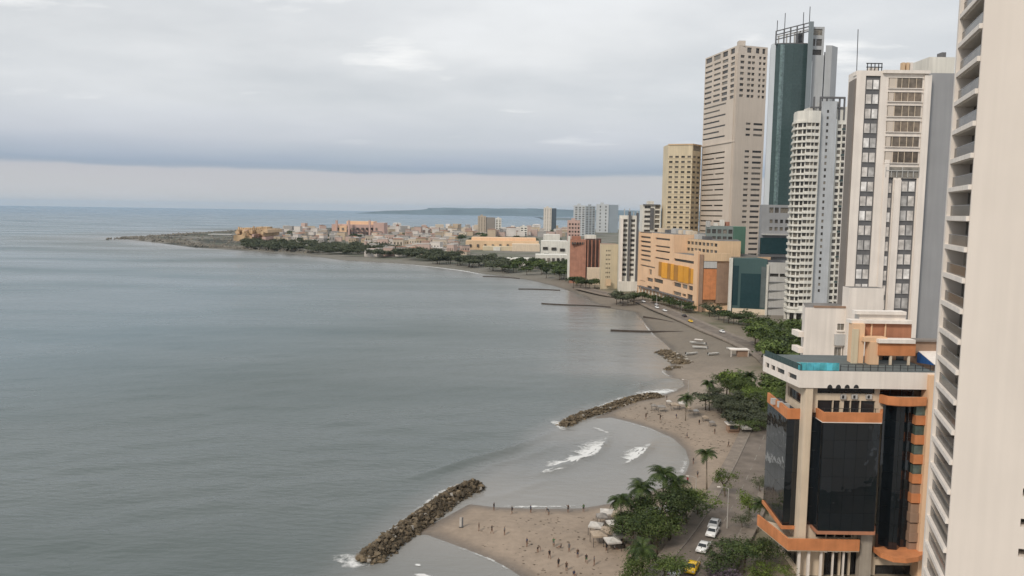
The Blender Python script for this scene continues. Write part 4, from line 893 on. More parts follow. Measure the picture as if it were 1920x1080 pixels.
pd.wall(GREY, [d0, d1, d2, (d2[0], 512)], 1, at(1450, 384, 496)[1], {1: [(ld*.26, ld*.40, at(1450, 399, 496)[1], at(1450, 389, 496)[1]), (ld*.44, ld*.58, at(1450, 399, 496)[1], at(1450, 389, 496)[1]), (ld*.63, ld*.9, at(1450, 399, 496)[1], at(1450, 389, 496)[1])]+gridops(ld*.7, 4, .6, at(1450, 436, 496)[1], 4.6, 2, 1.2, 3.4, ld*.25)}, .6, GL_FAR, roofmat=ROOFG)
pd.pbox('glass_band', GL_TEAL2, 1426, 1481, 446, 476, 494.5, 495.99); pd.pbox('canopy', LGREY, 1430, 1481, 438.5, 441, 493.5, 495.98); pd.pbox('roof_edge', DGREY, 1424, 1481, 477, 482, 494, 495.97)

# ------------------------------------------------------------------ blocks further along the shore
sb_ = Bld('striped_apartments', 'white apartment block with dark vertical stripes')
c0, c1, c2 = (at(1159, 480, 622)[0], 622), (at(1161, 480, 606)[0], 606), (at(1196, 480, 602)[0], 602); ls = math.hypot(c2[0]-c1[0], c2[1]-c1[1]); zs_ = at(1180, 404, 604)[1]
sb_.wall(WHITE2, [c0, c1, c2, (c2[0], 622)], 0, zs_, {1: gridops(ls*.26, 1, .85, 12, 3.7, 12, .9, 2.9, ls*.16)+gridops(ls*.26, 1, .85, 12, 3.7, 12, .9, 2.9, ls*.56)}, .7, GL_FAR, roofmat=ROOFG)
for a, b_, mt, top in ((.0, .13, WHITE, -2), (.42, .52, DGREY, 3), (.84, .94, DGREY, 2)): sb_.box('vertical_fin', mt, c1[0]+ls*a, c1[0]+ls*b_, 601.5, 605.9, 9, zs_+top)
sb_.box('base_hall', WHITE2, c1[0]-.5, c2[0]+1, 600.5, 606.2, 0, 9)
for a in (.2, .48, .7, .9): sb_.box('roof_post', LGREY, c1[0]+ls*a, c1[0]+ls*a+.6, 606, 607, zs_, zs_+random.uniform(3, 6))
sb2 = Bld('apartment_block', 'grey and white apartment block showing above the striped apartments')
e0, e1, e2 = (at(1205, 400, 660)[0], 675), (at(1205, 400, 660)[0], 660), (at(1239, 400, 660)[0], 660); le = e2[0]-e1[0]; ze = at(1220, 384, 660)[1]
sb2.wall(WHITE2, [e0, e1, e2, (e2[0], 675)], 0, ze, {1: gridops(le*.42, 1, .8, 40, 3.9, 7, .9, 3.0, le*.06)+gridops(le*.3, 1, .85, 40, 3.9, 7, .6, 3.4, le*.66)}, .8, GL_FAR, roofmat=ROOFG)
sb2.pbox('dark_core', DGREY, 1219, 1226, 390, 430, 659, 659.98); sb2.pbox('roof_house', WHITE2, 1214, 1226, 377, 385, 662, 668); sb2.pbox('roof_frame', DGREY, 1206, 1238, 383, 385, 658.8, 659.8)
yb = Bld('tan_block', 'pale tan slab block with a plain end wall above the shore')
f0, f1, f2 = (at(1124, 500, 640)[0], 640), (at(1126, 500, 618)[0], 618), (at(1158, 500, 622)[0], 622); lt_ = f2[0]-f1[0]; zyb = at(1140, 458, 620)[1]
yb.wall(YELLOW, [f0, f1, f2, (f2[0], 640)], 0, zyb, {1: gridops(lt_*.3, 3, .6, 9, 3.4, 7, 1.0, 2.2, lt_*.30)}, .4, GL_FAR, roofmat=BROWN)
yb.box('end_panel', TAN, f1[0]+lt_*.32, f1[0]+lt_*.60, 617.6, 618.3, 4, 9)
bb = Bld('brick_block', 'red brick block with a dark ribbed side wall near the shore bend')
h0, h1, h2, h3 = (at(1066, 500, 690)[0], 690), (at(1068, 500, 668)[0], 668), (at(1098, 500, 664)[0], 664), (at(1126, 500, 676)[0], 676); zbb = at(1090, 450, 666)[1]
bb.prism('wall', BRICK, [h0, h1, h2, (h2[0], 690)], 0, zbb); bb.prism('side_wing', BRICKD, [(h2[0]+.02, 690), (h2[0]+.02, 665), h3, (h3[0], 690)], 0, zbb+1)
for k in range(4): t_ = (k+.5)/4; bb.box('rib', BRICK, h2[0]+(h3[0]-h2[0])*t_-.5, h2[0]+(h3[0]-h2[0])*t_+.5, 664+12*t_-.6, 664+12*t_+1.5, 8, zbb)
for k in range(6): bb.box('window', GL_FAR, h1[0]+1.2+k*2.1, h1[0]+2.4+k*2.1, 664.3, 667.4-.7*k/6*4, zbb-3.6, zbb-1.8)
bb.box('white_edge', WHITE2, h1[0]-1.4, h1[0]-.02, 668, 676, 3, zbb+3); bb.box('low_wing', CREAM, h2[0]+1, h3[0]+1, 655, 663, 0, 15)
bb.box('roof_house', WHITE2, h2[0], h2[0]+9, 672, 682, zbb, zbb+4); bb.box('roof_house', BRICK, h1[0]+2, h1[0]+9, 670, 680, zbb, zbb+3)

# ------------------------------------------------------------------ far towers across the bay
def far_tower(name, label, x0, x1, ytop, Y, depth, mat, rows, cols, extra=None, group='towers across the bay', side=None, v0=.9, v1=2.6, fr=.6, gl=None):
    b_ = Bld(name, label, 'building', group=group); X0, X1 = at(x0, 410, Y)[0], at(x1, 410, Y)[0]; zt_ = at((x0+x1)/2, ytop, Y)[1]; l_ = X1-X0; fh = (zt_-6)/rows
    b_.wall(mat, [(X0, Y+depth), (X0, Y), (X1, Y), (X1, Y+depth)], 0, zt_, {1: gridops(l_, cols, fr, 3, fh, rows, fh*.3, fh*.8)}, 1.0, gl or GL_FAR, roofmat=ROOFG)
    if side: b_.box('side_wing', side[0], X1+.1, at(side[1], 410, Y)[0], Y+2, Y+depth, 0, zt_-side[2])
    b_.box('roof_house', mat, X0+l_*.3, X0+l_*.6, Y+depth*.3, Y+depth*.6, zt_, zt_+l_*.16)
    return b_
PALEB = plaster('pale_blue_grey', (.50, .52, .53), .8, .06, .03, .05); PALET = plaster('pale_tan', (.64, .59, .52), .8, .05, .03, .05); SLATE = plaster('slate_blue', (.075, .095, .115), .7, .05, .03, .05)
PINKB = plaster('pink_render', (.52, .36, .31), .85, .08, .04, .08)
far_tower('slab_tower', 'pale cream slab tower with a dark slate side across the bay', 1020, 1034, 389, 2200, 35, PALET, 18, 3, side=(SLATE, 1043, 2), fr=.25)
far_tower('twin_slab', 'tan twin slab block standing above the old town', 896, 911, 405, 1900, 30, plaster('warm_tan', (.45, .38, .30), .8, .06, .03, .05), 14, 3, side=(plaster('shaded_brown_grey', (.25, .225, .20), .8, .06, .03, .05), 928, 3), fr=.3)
far_tower('white_tower', 'small white tower beside the tan twin slab', 929, 940, 409, 2000, 25, WHITE2, 9, 2)
far_tower('white_cube_block', 'plain white cube block among the far roofs', 976, 989, 424, 1900, 25, WHITE2, 4, 2)
far_tower('pale_tower', 'pale white tower with a stepped top across the bay', 1077, 1097, 385, 2000, 35, PALEB, 16, 3)
far_tower('grey_tower', 'narrow grey tower between two pale towers across the bay', 1098, 1116, 386, 2150, 35, plaster('mid_blue_grey', (.33, .36, .38), .8, .06, .03, .05), 16, 3)
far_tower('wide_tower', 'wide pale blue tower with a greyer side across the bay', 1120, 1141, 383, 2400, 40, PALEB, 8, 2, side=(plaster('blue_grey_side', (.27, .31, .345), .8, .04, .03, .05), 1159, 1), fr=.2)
far_tower('pink_tower', 'pinkish apartment tower behind the brick block', 1066, 1088, 413, 1050, 20, PINKB, 9, 4)
# long tan fort-like building
fb = Bld('tan_hall', 'long low tan hall with stepped walls behind the green park')
for x0, x1, y0, y1, Y, mt in ((873, 1010, 452, 475, 1210, TAN), (884, 1005, 446, 452.5, 1225, PEACH), (905, 960, 462, 480, 1190, YELLOW), (960, 1012, 458, 482, 1180, CREAM)): fb.pbox('wall', mt, x0, x1, y0, y1, Y, Y+40)
for k in range(9): fb.pbox('window', GL_FAR, 880+k*14, 884+k*14, 458, 463, 1208.6, 1210.2)
fb.pbox('gable', WHITE2, 925, 938, 463, 471, 1188.6, 1190.1)
wh = Bld('white_sheds', 'white flat-roofed buildings with dark windows beside the brick block')
for x0, x1, y0, y1, Y in ((1015, 1064, 452, 500, 905), (950, 1000, 485, 498, 860), (1005, 1064, 478, 502, 850), (1020, 1050, 440, 455, 1000)): wh.pbox('wall', WHITE2, x0, x1, y0, y1, Y, Y+25)
for x0, y0 in ((1018, 463), (1034, 464), (1050, 466), (1020, 475), (1040, 476)): wh.pbox('window', GL_FAR, x0, x0+9, y0, y0+5, 904, 905.1)
for k in range(6): wh.pbox('window', GL_FAR, 1008+k*9, 1013+k*9, 484, 491, 849, 850.1)
mo = Bld('pink_monastery', 'large pinkish building with corner turrets rising over the old town roofs')
for x0, x1, y0, y1, Y, mt in ((622, 716, 421, 446, 1650, PINKB), (650, 700, 415, 421.5, 1660, PEACH), (700, 720, 418, 446, 1640, PINKB), (628, 650, 423, 446, 1640, PEACH)): mo.pbox('wall', mt, x0, x1, y0, y1, Y, Y+45)
for x0 in (629, 652, 691): mo.pbox('turret', PINKB, x0, x0+3.5, 413, 446, 1636, 1642)
for k in range(9): mo.pbox('window', GL_FAR, 632+k*9, 635+k*9, 427, 431, 1638.3, 1650.2); 
for k in range(9): mo.pbox('window', GL_FAR, 632+k*9, 635+k*9, 435, 439, 1638.3, 1650.2)
cf = Bld('stone_fort', 'tan crumbling stone fort at the root of the headland')
STONE = plaster('fort_stone', (.50, .36, .22), .95, .35, .06, .2)
for x0, x1, y0, y1, Y in ((443, 503, 431, 456, 1420), (452, 498, 427.5, 432, 1440), (438, 470, 441, 457, 1390), (480, 500, 425.5, 430, 1450)): cf.pbox('wall', STONE, x0, x1, y0, y1, Y, Y+35)
for k in range(46):
    x0 = random.uniform(440, 498); y0 = random.uniform(429, 450); cf.pbox('masonry_block', random.choice([STONE, STONE, TAN, PINKB]), x0, x0+random.uniform(3, 8), y0, y0+random.uniform(3, 7), 1376+random.uniform(0, 45), 1470)
for k in range(14): cf.pbox('merlon', STONE, 446+k*4, 448.6+k*4, 424+random.uniform(0, 5), 432, 1421, 1424)
pw = Bld('white_shed', 'long white shed roof on the bare rock of the headland')
pw.pbox('wall', WHITE2, 392, 432, 440.5, 444.5, 1640, 1660); pw.pbox('roof', LGREY, 390, 434, 439, 440.6, 1638, 1662)

# ------------------------------------------------------------------ old town: every house a thing
HM = [plaster('town_'+n_, c, .9, .12, .04, .1, rnd=.15) for n_, c in (('white', (.58, .54, .50)), ('cream', (.55, .47, .38)), ('pink', (.48, .36, .31)), ('grey', (.38, .36, .34)), ('tan', (.46, .37, .27)))]
HN = ['white', 'cream', 'pink', 'grey', 'tan']
RM = [plaster('roof_tile_red', (.30, .17, .12), .95, .2, .08, 0, rnd=.2), plaster('roof_grey', (.24, .22, .205), .95, .2, .08, 0, rnd=.2), plaster('roof_pale', (.47, .44, .41), .95, .15, .08, 0, rnd=.2)]
RN = ['red tiled', 'grey', 'pale flat']
v, f = box_vf(-.5, .5, -.5, .5, 0, 1); WBOX = mesh('house_wall', v, f, HM[0])
HIP = mesh('hip_roof', [(-.54, -.54, 0), (.54, -.54, 0), (.54, .54, 0), (-.54, .54, 0), (-.28, 0, .35), (.28, 0, .35)], [(0, 1, 5, 4), (1, 2, 5), (2, 3, 4, 5), (3, 0, 4), (3, 2, 1, 0)], RM[0])
FLT = mesh('flat_roof', *box_vf(-.52, .52, -.52, .52, 0, .09), RM[0])
BLOCKED = []
def house(X, Y, w_, d_, h_, ci, ri, rz, win=False):
    g_ = max(.5, hgt(X, Y))-.3
    r_ = empty('town_house', (X, Y, g_), rz, f'{HN[ci]} {["low","tall"][h_ > 9]} house with {RN[ri]} roof in the crowded old town', 'house', 'houses of the old town')
    ob('wall', WBOX, r_, (0, 0, 0), (0, 0, 0), (w_, d_, h_), HM[ci]); ob('roof', HIP if ri == 0 else FLT, r_, (0, 0, h_), (0, 0, 0), (w_, d_, w_*.25 if ri == 0 else 8), RM[ri])
    if win:
        for k in range(3): piece('window', r_, GL_FAR, (-w_*.3+k*w_*.3, -d_/2-.02, h_*.55), (w_*.12, .1, h_*.28))
rh = random.Random(11); cand = []
for yp in np.concatenate([np.arange(483, 452, -2.6), np.arange(452, 434, -1.25)]):
    x = (690 if yp > 459 else 515)+rh.uniform(0, 15); xe = 872 if yp > 446 else 1062
    while x < xe:
        X, Y = G(x, yp+rh.uniform(-.5, .5)); w_ = rh.uniform(8, 17)*(1 if yp > 450 else 1.3)
        hide = (612 < x < 722 and yp < 445) or (436 < x < 508) or (860 < x < 1015 and 445 < yp < 476)
        if not hide and rh.random() < .9: cand.append((X, Y, w_, rh.uniform(8, 16), rh.choice([5, 6, 7, 8, 9, 11, 14])*(1 if yp > 446 else 1.5), rh.choices(range(5), (5, 3, 4, 3, 2))[0], rh.choices(range(3), (2, 3, 5))[0], rh.uniform(-.4, .4), yp > 455))
        x += (w_*1.05+rh.uniform(0, 8 if yp > 450 else 14))*1500/Y
for c_ in cand[:300]: house(*c_)
# beyond the nearest 300 the roofs run together
for ci in range(5):
    v = []; f = []
    for (X, Y, w_, d_, h_, cj, ri, rz, _) in cand[300:]:
        if cj != ci: continue
        g_ = 1.7; k0 = len(v); ca, sa = math.cos(rz), math.sin(rz)
        bvv, bff = box_vf(-w_/2, w_/2, -d_/2, d_/2, 0, h_, k0)
        v += [(X+a_*ca-b_*sa, Y+a_*sa+b_*ca, g_+c_) for a_, b_, c_ in bvv]; f += bff
        if ri == 0: k1 = len(v); v += [(X+a_*w_*ca-b_*d_*sa, Y+a_*w_*sa+b_*d_*ca, g_+h_+c_*w_*.25+.02) for a_, b_, c_ in [tuple(q.co) for q in HIP.vertices]]; f += [tuple(i+k1 for i in q.vertices) for q in HIP.polygons]
    if v: tag(ob('town_roofs', mesh('town_roofs', v, f, HM[ci])), f'{HN[ci]} house fronts and roofs packed far back in the old town', 'houses', kind='stuff')
DOME = []
for x_, y_, Y_, w_, lb in ((745, 420, 1700, 7, 'pale church tower with a small dome over the old town'), (800, 424, 1800, 6, 'slim grey church tower over the old town'), (683, 417, 1720, 5, 'dark slender tower behind the pink monastery')):
    ch = Bld('church_tower', lb, 'tower'); X, Z = at(x_, y_, Y_); ch.box('shaft', HM[0], X-w_/2, X+w_/2, Y_, Y_+w_, 0, Z-w_*.7); mb = MB()
    for k in range(4): a0_, a1_ = k*math.pi/8, (k+1)*math.pi/8
    mb.tube([(X, Y_+w_/2, Z-w_*.7+w_*.62*math.sin(q*math.pi/10)) for q in range(6)], [max(.15, w_*.48*math.cos(q*math.pi/10)) for q in range(6)], 12).build('dome', RM[0], ch.root, True)
    ch.box('finial', METAL, X-.3, X+.3, Y_+w_/2-.3, Y_+w_/2+.3, Z-.2, Z+3)

# ------------------------------------------------------------------ rocks, groynes, foam
ROCKM = plaster('wet_rock', (.115, .088, .056), .85, .3, .8, 0, rnd=.45, bump=.5)
ROCKL = plaster('pale_rock', (.27, .245, .21), .9, .2, .8, 0, rnd=.3, bump=.5)
def rockmesh(seed):
    r = random.Random(seed); bm = bmesh.new()
    for _ in range(16):
        p = Vector((r.gauss(0, 1), r.gauss(0, 1), r.gauss(0, 1))).normalized(); bm.verts.new((p.x*r.uniform(.8, 1.05), p.y*r.uniform(.7, 1), p.z*r.uniform(.55, .8)))
    bmesh.ops.convex_hull(bm, input=bm.verts); loose = [x for x in bm.verts if not x.link_faces]
    bmesh.ops.delete(bm, geom=loose, context='VERTS')
    me = bpy.data.meshes.new('rock'); bm.to_mesh(me); bm.free(); me.materials.append(ROCKM); return me
ROCKS = [rockmesh(i) for i in range(8)]
def groyne(name, label, line, halfw, top, nbig, smin, smax, nsmall, group='rock groynes along the beach'):
    """boulders heaped along a line; the biggest are single parts, the rubble between them is one part"""
    pts = smooth(line, 10); root = empty(name, (pts[0].x, pts[0].y, 0), 0, label, 'rock groyne', group); o3 = Vector((pts[0].x, pts[0].y, 0)); r = random.Random(name+label)
    def spot():
        q = r.random()*(len(pts)-1.001); i = int(q); p = pts[i].lerp(pts[i+1], q-i); d = (pts[i+1]-pts[i]).normalized(); s_ = Vector((d.y, -d.x, 0))
        t_ = r.uniform(-1, 1); end = min(q, len(pts)-1-q)/(len(pts)*.06); hw = halfw*min(1, .45+.55*end)
        return p+s_*t_*hw-o3, t_, min(1, .4+.6*end)
    mbv = []; mbf = []
    for i in range(len(pts)-1):
        pass
    n_ = len(pts); v = []; f = []
    for i, p in enumerate(pts):
        d = (pts[min(i+1, n_-1)]-pts[max(i-1, 0)]).normalized(); s_ = Vector((d.y, -d.x, 0)); e_ = min(1, .35+min(i, n_-1-i)/4)
        for t_, z in ((-1.1, -1.2), (-.6, top*.35*e_), (0, top*.62*e_), (.6, top*.35*e_), (1.1, -1.2)): q = p+s_*t_*halfw*e_-o3; v.append((q.x+r.uniform(-.3, .3), q.y+r.uniform(-.3, .3), z))
    for i in range(n_-1):
        for j in range(4): f.append((i*5+j, (i+1)*5+j, (i+1)*5+j+1, i*5+j+1))
    ob('rubble_core', mesh('rubble_core', v, f, ROCKM), root)
    for k in range(nbig):
        p, t_, e_ = spot(); s_ = r.uniform(smin, smax); z = (top*(1-abs(t_)**1.5)*e_-.25)
        ob('rock', r.choice(ROCKS), root, (p.x, p.y, z), (r.uniform(-.5, .5), r.uniform(-.5, .5), r.uniform(0, 6.3)), (s_*r.uniform(.8, 1.3), s_, s_*r.uniform(.7, 1)), ROCKL if r.random() < (.30 if t_ < -.55 else .06) else ROCKM)  # one flank gets more pale rocks: its lit, foam-whitened look put into colour
    bv = []; bf = []
    for k in range(nsmall):
        p, t_, e_ = spot(); s_ = r.uniform(.25, smin*.8); z = top*(1-abs(t_)**1.5)*e_-.1; me = r.choice(ROCKS); R3 = Euler((r.uniform(0, 6), r.uniform(0, 6), r.uniform(0, 6))).to_matrix(); k0 = len(bv)
        bv += [tuple(R3 @ (x.co*s_)+Vector((p.x, p.y, z))) for x in me.vertices]; bf += [tuple(i+k0 for i in q.vertices) for q in me.polygons]
    if nsmall: tag(ob('rubble', mesh('rubble', bv, bf, ROCKM), root), kind='stuff')
    return root
groyne('rock_groyne', 'thick brown boulder groyne in the foreground water', [G(x, y) for x, y in ((685, 1056), (740, 1012), (800, 968), (850, 932), (898, 910))], 2.9, 1.8, 300, .5, .95, 900)
groyne('rock_groyne', 'narrow brown boulder groyne running into the curved beach', [G(x, y) for x, y in ((1052, 800), (1090, 782), (1130, 770), (1165, 757), (1205, 746), (1240, 744))], 2.5, 1.5, 230, .45, .9, 500)
groyne('rock_spit', 'short dark rock spit on the grey middle beach', [G(x, y) for x, y in ((1243, 660), (1258, 666), (1272, 676), (1285, 684))], 5.0, 1.3, 110, .7, 1.4, 150)
groyne('rock_spit', 'small scatter of rocks below the dark rock spit', [G(x, y) for x, y in ((1250, 694), (1264, 690), (1278, 691))], 2.0, .7, 40, .5, 1.0, 60)
# boulders of the headland shore, far and uncountable
bv = []; bf = []; r = random.Random(5)
tipc = [G(*p) for p in ((218, 447), (260, 450), (300, 455), (360, 463), (420, 467), (470, 470), (560, 476))]+[]
tipl = smooth(tipc, 12); tipf = smooth([G(*p) for p in ((218, 447), (300, 442), (360, 438), (440, 433))], 12)
for k in range(1500):
    ln = tipl if r.random() < .65 else tipf; p = r.choice(ln); s_ = r.uniform(1.5, 5); me = r.choice(ROCKS); R3 = Euler((r.uniform(0, 6), r.uniform(0, 6), r.uniform(0, 6))).to_matrix(); k0 = len(bv)
    q = Vector((p.x+abs(r.gauss(0, 14))+10, p.y+(abs(r.gauss(0, 14)) if ln is tipl else -abs(r.gauss(0, 30))), .6))
    bv += [tuple(R3 @ (x.co*s_)*.9+q) for x in me.vertices]; bf += [tuple(i+k0 for i in w_.vertices) for w_ in me.polygons]
for k in range(260):
    X, Y = G(r.uniform(240, 445), r.uniform(437, 464)); 
    if shore(np.array([X]), np.array([Y]))[0] < 4: continue
    s_ = r.uniform(1.2, 4.5); me = r.choice(ROCKS); R3 = Euler((r.uniform(0, 6), r.uniform(0, 6), r.uniform(0, 6))).to_matrix(); k0 = len(bv)
    bv += [tuple(R3 @ (x.co*s_)+Vector((X, Y, 1.6))) for x in me.vertices]; bf += [tuple(i+k0 for i in w_.vertices) for w_ in me.polygons]
tag(ob('shore_boulders', mesh('shore_boulders', bv, bf, plaster('headland_rock', (.16, .145, .12), .9, .3, .05, 0))), 'grey-brown boulders edging the far headland', 'rocks', kind='stuff')

m, t, n, l, b = newmat('foam')
g = n.new('ShaderNodeNewGeometry'); a = n.new('ShaderNodeAttribute'); a.attribute_name = 'cover'
nz_ = n.new('ShaderNodeTexNoise'); nz_.inputs['Scale'].default_value = .55; nz_.inputs['Detail'].default_value = 7; nz_.inputs['Roughness'].default_value = .65; l.new(g.outputs['Position'], nz_.inputs['Vector'])
sm = n.new('ShaderNodeMath'); sm.operation = 'ADD'; l.new(nz_.outputs[0], sm.inputs[0]); l.new(a.outputs['Fac'], sm.inputs[1])
mr = n.new('ShaderNodeMapRange'); mr.inputs[1].default_value = .88; mr.inputs[2].default_value = 1.16; mr.inputs[4].default_value = .92; l.new(sm.outputs[0], mr.inputs[0])
b.inputs['Base Color'].default_value = (.70, .70, .68, 1); b.inputs['Roughness'].default_value = .8
tr = n.new('ShaderNodeBsdfTransparent'); ms = n.new('ShaderNodeMixShader'); l.new(mr.outputs[0], ms.inputs[0]); l.new(tr.outputs[0], ms.inputs[1]); l.new(b.outputs[0], ms.inputs[2]); l.new(ms.outputs[0], n['Material Output'].inputs[0])
FOAM = m
def sea_z(x, y):
    z = np.zeros(x.shape)
    for s_, hh in zip(SW, (.95, .7, .4, .65, .45, .25)):
        d_, par = pdist(x, y, s_); z += hh*np.exp(-(d_/1.3)**2)*np.sin(np.clip(par, .02, .98)*math.pi)**.5
    return z
def foam(label, px, wa, wb, cover=.75, z=.09):
    """sheet of broken foam lying on the water; wa / wb: reach to either side in metres"""
    pts = smooth([G(*p) for p in px], 10); n_ = len(pts); v = []; f = []; cv = []; M_ = 9
    for i, p in enumerate(pts):
        d = (pts[min(i+1, n_-1)]-pts[max(i-1, 0)]).normalized(); s_ = Vector((d.y, -d.x, 0)); e_ = math.sin(math.pi*min(max(i/(n_-1), .03), .97))**.6
        A_ = wa[int(i/(n_-1)*(len(wa)-1)+.5)] if isinstance(wa, tuple) else wa; B_ = wb[int(i/(n_-1)*(len(wb)-1)+.5)] if isinstance(wb, tuple) else wb
        for j in range(M_):
            t_ = j/(M_-1); q = p+s_*(-A_+(A_+B_)*t_); v.append((q.x, q.y)); 
            side = t_*(A_+B_)-A_; k = 1-(abs(side)/(B_ if side > 0 else A_))**1.3 if (A_ if side < 0 else B_) > 0 else 0
            cv.append(cover*e_*max(0, k))
    ax_ = np.array([p[0] for p in v]); ay_ = np.array([p[1] for p in v]); az_ = np.maximum(np.maximum(z, sea_z(ax_, ay_)+.05), lift(shore(ax_, ay_))+.06); v = list(zip(ax_.tolist(), ay_.tolist(), az_.tolist()))
    for i in range(n_-1):
        for j in range(M_-1): f.append((i*M_+j, i*M_+j+1, (i+1)*M_+j+1, (i+1)*M_+j))
    me = mesh('foam', v, f, FOAM, True); a_ = me.attributes.new('cover', 'FLOAT', 'POINT'); a_.data.foreach_set('value', cv)
    tag(ob('foam', me), label, 'foam', kind='stuff')
foam('white breaker foam curling across the inner bay', [(995, 896), (1030, 886), (1065, 873), (1085, 862), (1112, 853), (1130, 832), (1140, 818)], (1.5, 8, 5, 9, 2.5), 1.6, .92)
foam('small breaker foam nearest the curved beach', [(1166, 874), (1190, 861), (1208, 846), (1224, 828)], (1.2, 6, 2.2), 1.0, .9)
foam('thin foam trail behind the narrow groyne', [(1105, 800), (1125, 806), (1150, 816)], 1.6, 1.6, .6)
foam('foam along the open side of the near groyne', [(668, 1050), (720, 1008), (790, 957), (840, 918), (890, 902)], 2.6, 1.2, .62)
foam('splashing white foam at the tip of the near groyne', [(612, 1046), (645, 1048), (668, 1060), (700, 1074)], 5.0, 4.0, .60)
foam('white splash at the tip of the narrow groyne', [(1030, 784), (1046, 796), (1056, 810)], 3.6, 2.6, .66)
foam('white foam strip along the narrow groyne', [(1050, 792), (1100, 775), (1130, 762), (1165, 747), (1190, 742)], 2.6, 1.0, .62)
foam('bright white surf in the pocket beach behind the groyne', [(1185, 745), (1215, 738), (1245, 735), (1275, 728)], 6, 4, .82)
foam('pale swash sheet on the curved beach edge', [(1255, 902), (1278, 888), (1287, 866), (1281, 848)], 3.4, .6, .50)
foam('foam line of the wave running up the tombolo beach', [(905, 947), (960, 951), (1010, 951), (1060, 950), (1110, 947)], 1.6, .8, .60)
foam('pale surf line along the far park shore', [(640, 488), (760, 496), (850, 506), (900, 514), (960, 521)], 9, 2, .70)
foam('thin swash line of the nearest beach', [(800, 1005), (845, 1021), (905, 1044), (945, 1063), (980, 1085)], .9, .9, .48)
foam('thin surf line on the grey middle beach', [(1200, 597), (1212, 613), (1226, 630), (1244, 645)], 1.6, .8, .55)
foam('thin surf line below the dark rock spit', [(1240, 690), (1244, 700), (1262, 708)], 1.4, .6, .55)
foam('thin surf line along the inner curved beach', [(1140, 786), (1180, 794), (1220, 806), (1262, 825)], 1.2, .5, .5)
foam('scrap of foam near the lower frame edge', [(770, 1078), (795, 1080), (812, 1086)], 1.2, 1.2, .8)
foam('scrap of foam drifting off the near groyne', [(778, 1058), (783, 1060), (790, 1062)], .8, .8, .7)

# ------------------------------------------------------------------ trees and palms
LEAFA = leafmat('leaf_dark', (.030, .050, .016), (.080, .105, .030)); LEAFB = leafmat('leaf_mid', (.055, .085, .020), (.12, .155, .04)); LEAFC = leafmat('leaf_bright', (.085, .13, .02), (.17, .22, .045)); LEAFG = leafmat('leaf_grey', (.055, .068, .036), (.115, .125, .070))
LEAFP = leafmat('leaf_bougainvillea', (.085, .07, .08), (.15, .11, .14)); LEAFY = leafmat('palm_leaf', (.025, .048, .010), (.075, .105, .024))
BARK = plaster('bark', (.13, .10, .075), .95, .25, 2, 0, bump=.5); PBARK = plaster('palm_bark', (.20, .165, .125), .95, .2, 2, 0, bump=.5)
def crownmesh(seed, nclump, nleaf, size, lobes=5, flat=.75, hollow=.35):
    """unit crown (radius about 1) made of leaf faces gathered in clumps over several limbs' lobes"""
    r = np.random.default_rng(seed); lob = r.normal(0, .38, (lobes, 3))*(1, 1, .55); lob[:, 2] += .05; lr = r.uniform(.42, .68, lobes)
    V = []; 
    for c_ in range(nclump):
        k = r.integers(lobes); d = r.normal(0, 1, 3); d /= np.linalg.norm(d); d[2] = abs(d[2])*.9-.25 if r.random() < .75 else d[2]
        cc = lob[k]+d*lr[k]*r.uniform(hollow+.3, 1.0); cr_ = r.uniform(.10, .20)
        P = cc+r.normal(0, 1, (nleaf, 3))*cr_*(1, 1, .7); nn = P-lob[k]; nn /= np.linalg.norm(nn, axis=1)[:, None]+1e-6; nn += r.normal(0, .55, nn.shape)+(0, 0, .35); nn /= np.linalg.norm(nn, axis=1)[:, None]
        tt_ = np.cross(nn, r.normal(0, 1, nn.shape)); tt_ /= np.linalg.norm(tt_, axis=1)[:, None]; bb_ = np.cross(nn, tt_); s_ = size*r.uniform(.6, 1.3, (nleaf, 1))
        V.append(np.stack([P-tt_*s_, P+bb_*s_*.45, P+tt_*s_, P-bb_*s_*.45], 1).reshape(-1, 3))
    V = np.concatenate(V)*(1, 1, flat); me = bpy.data.meshes.new('crown'); nq = len(V)//4
    me.vertices.add(len(V)); me.vertices.foreach_set('co', V.ravel().astype(np.float32)); me.loops.add(nq*4); me.loops.foreach_set('vertex_index', np.arange(nq*4, dtype=np.int32))
    me.polygons.add(nq); me.polygons.foreach_set('loop_start', np.arange(0, nq*4, 4, dtype=np.int32)); me.update(calc_edges=True); me.materials.append(LEAFA); return me
CN = [crownmesh(i, 62+i*5, 42, .055, 4+i % 4, (.75, .85, .7, .8, .95, .65)[i], .2) for i in range(6)]
CS = [crownmesh(20+i, 34, 40, .055, 4, 1.0, .1) for i in range(2)]
CF = [crownmesh(40+i, 48, 15, .15, 4+i % 3, .85) for i in range(5)]
def trunkmesh(seed):
    r = random.Random(seed); mb = MB(); lean = (r.uniform(-.1, .1), r.uniform(-.1, .1)); mb.tube([(0, 0, -.03), (lean[0]*.3, lean[1]*.3, .25), (lean[0]*.7, lean[1]*.7, .55)], [.035, .026, .020], 7)
    for k in range(4): a_ = k*1.57+r.uniform(-.4, .4); mb.tube([(lean[0]*.6, lean[1]*.6, .45+.04*k), (lean[0]*.6+.14*math.cos(a_), lean[1]*.6+.14*math.sin(a_), .66), (lean[0]*.6+.26*math.cos(a_), lean[1]*.6+.26*math.sin(a_), .84)], [.016, .011, .005], 5)
    return mb.mesh('trunk', BARK, True)
TR = [trunkmesh(i) for i in range(4)]
rt_ = random.Random(3)
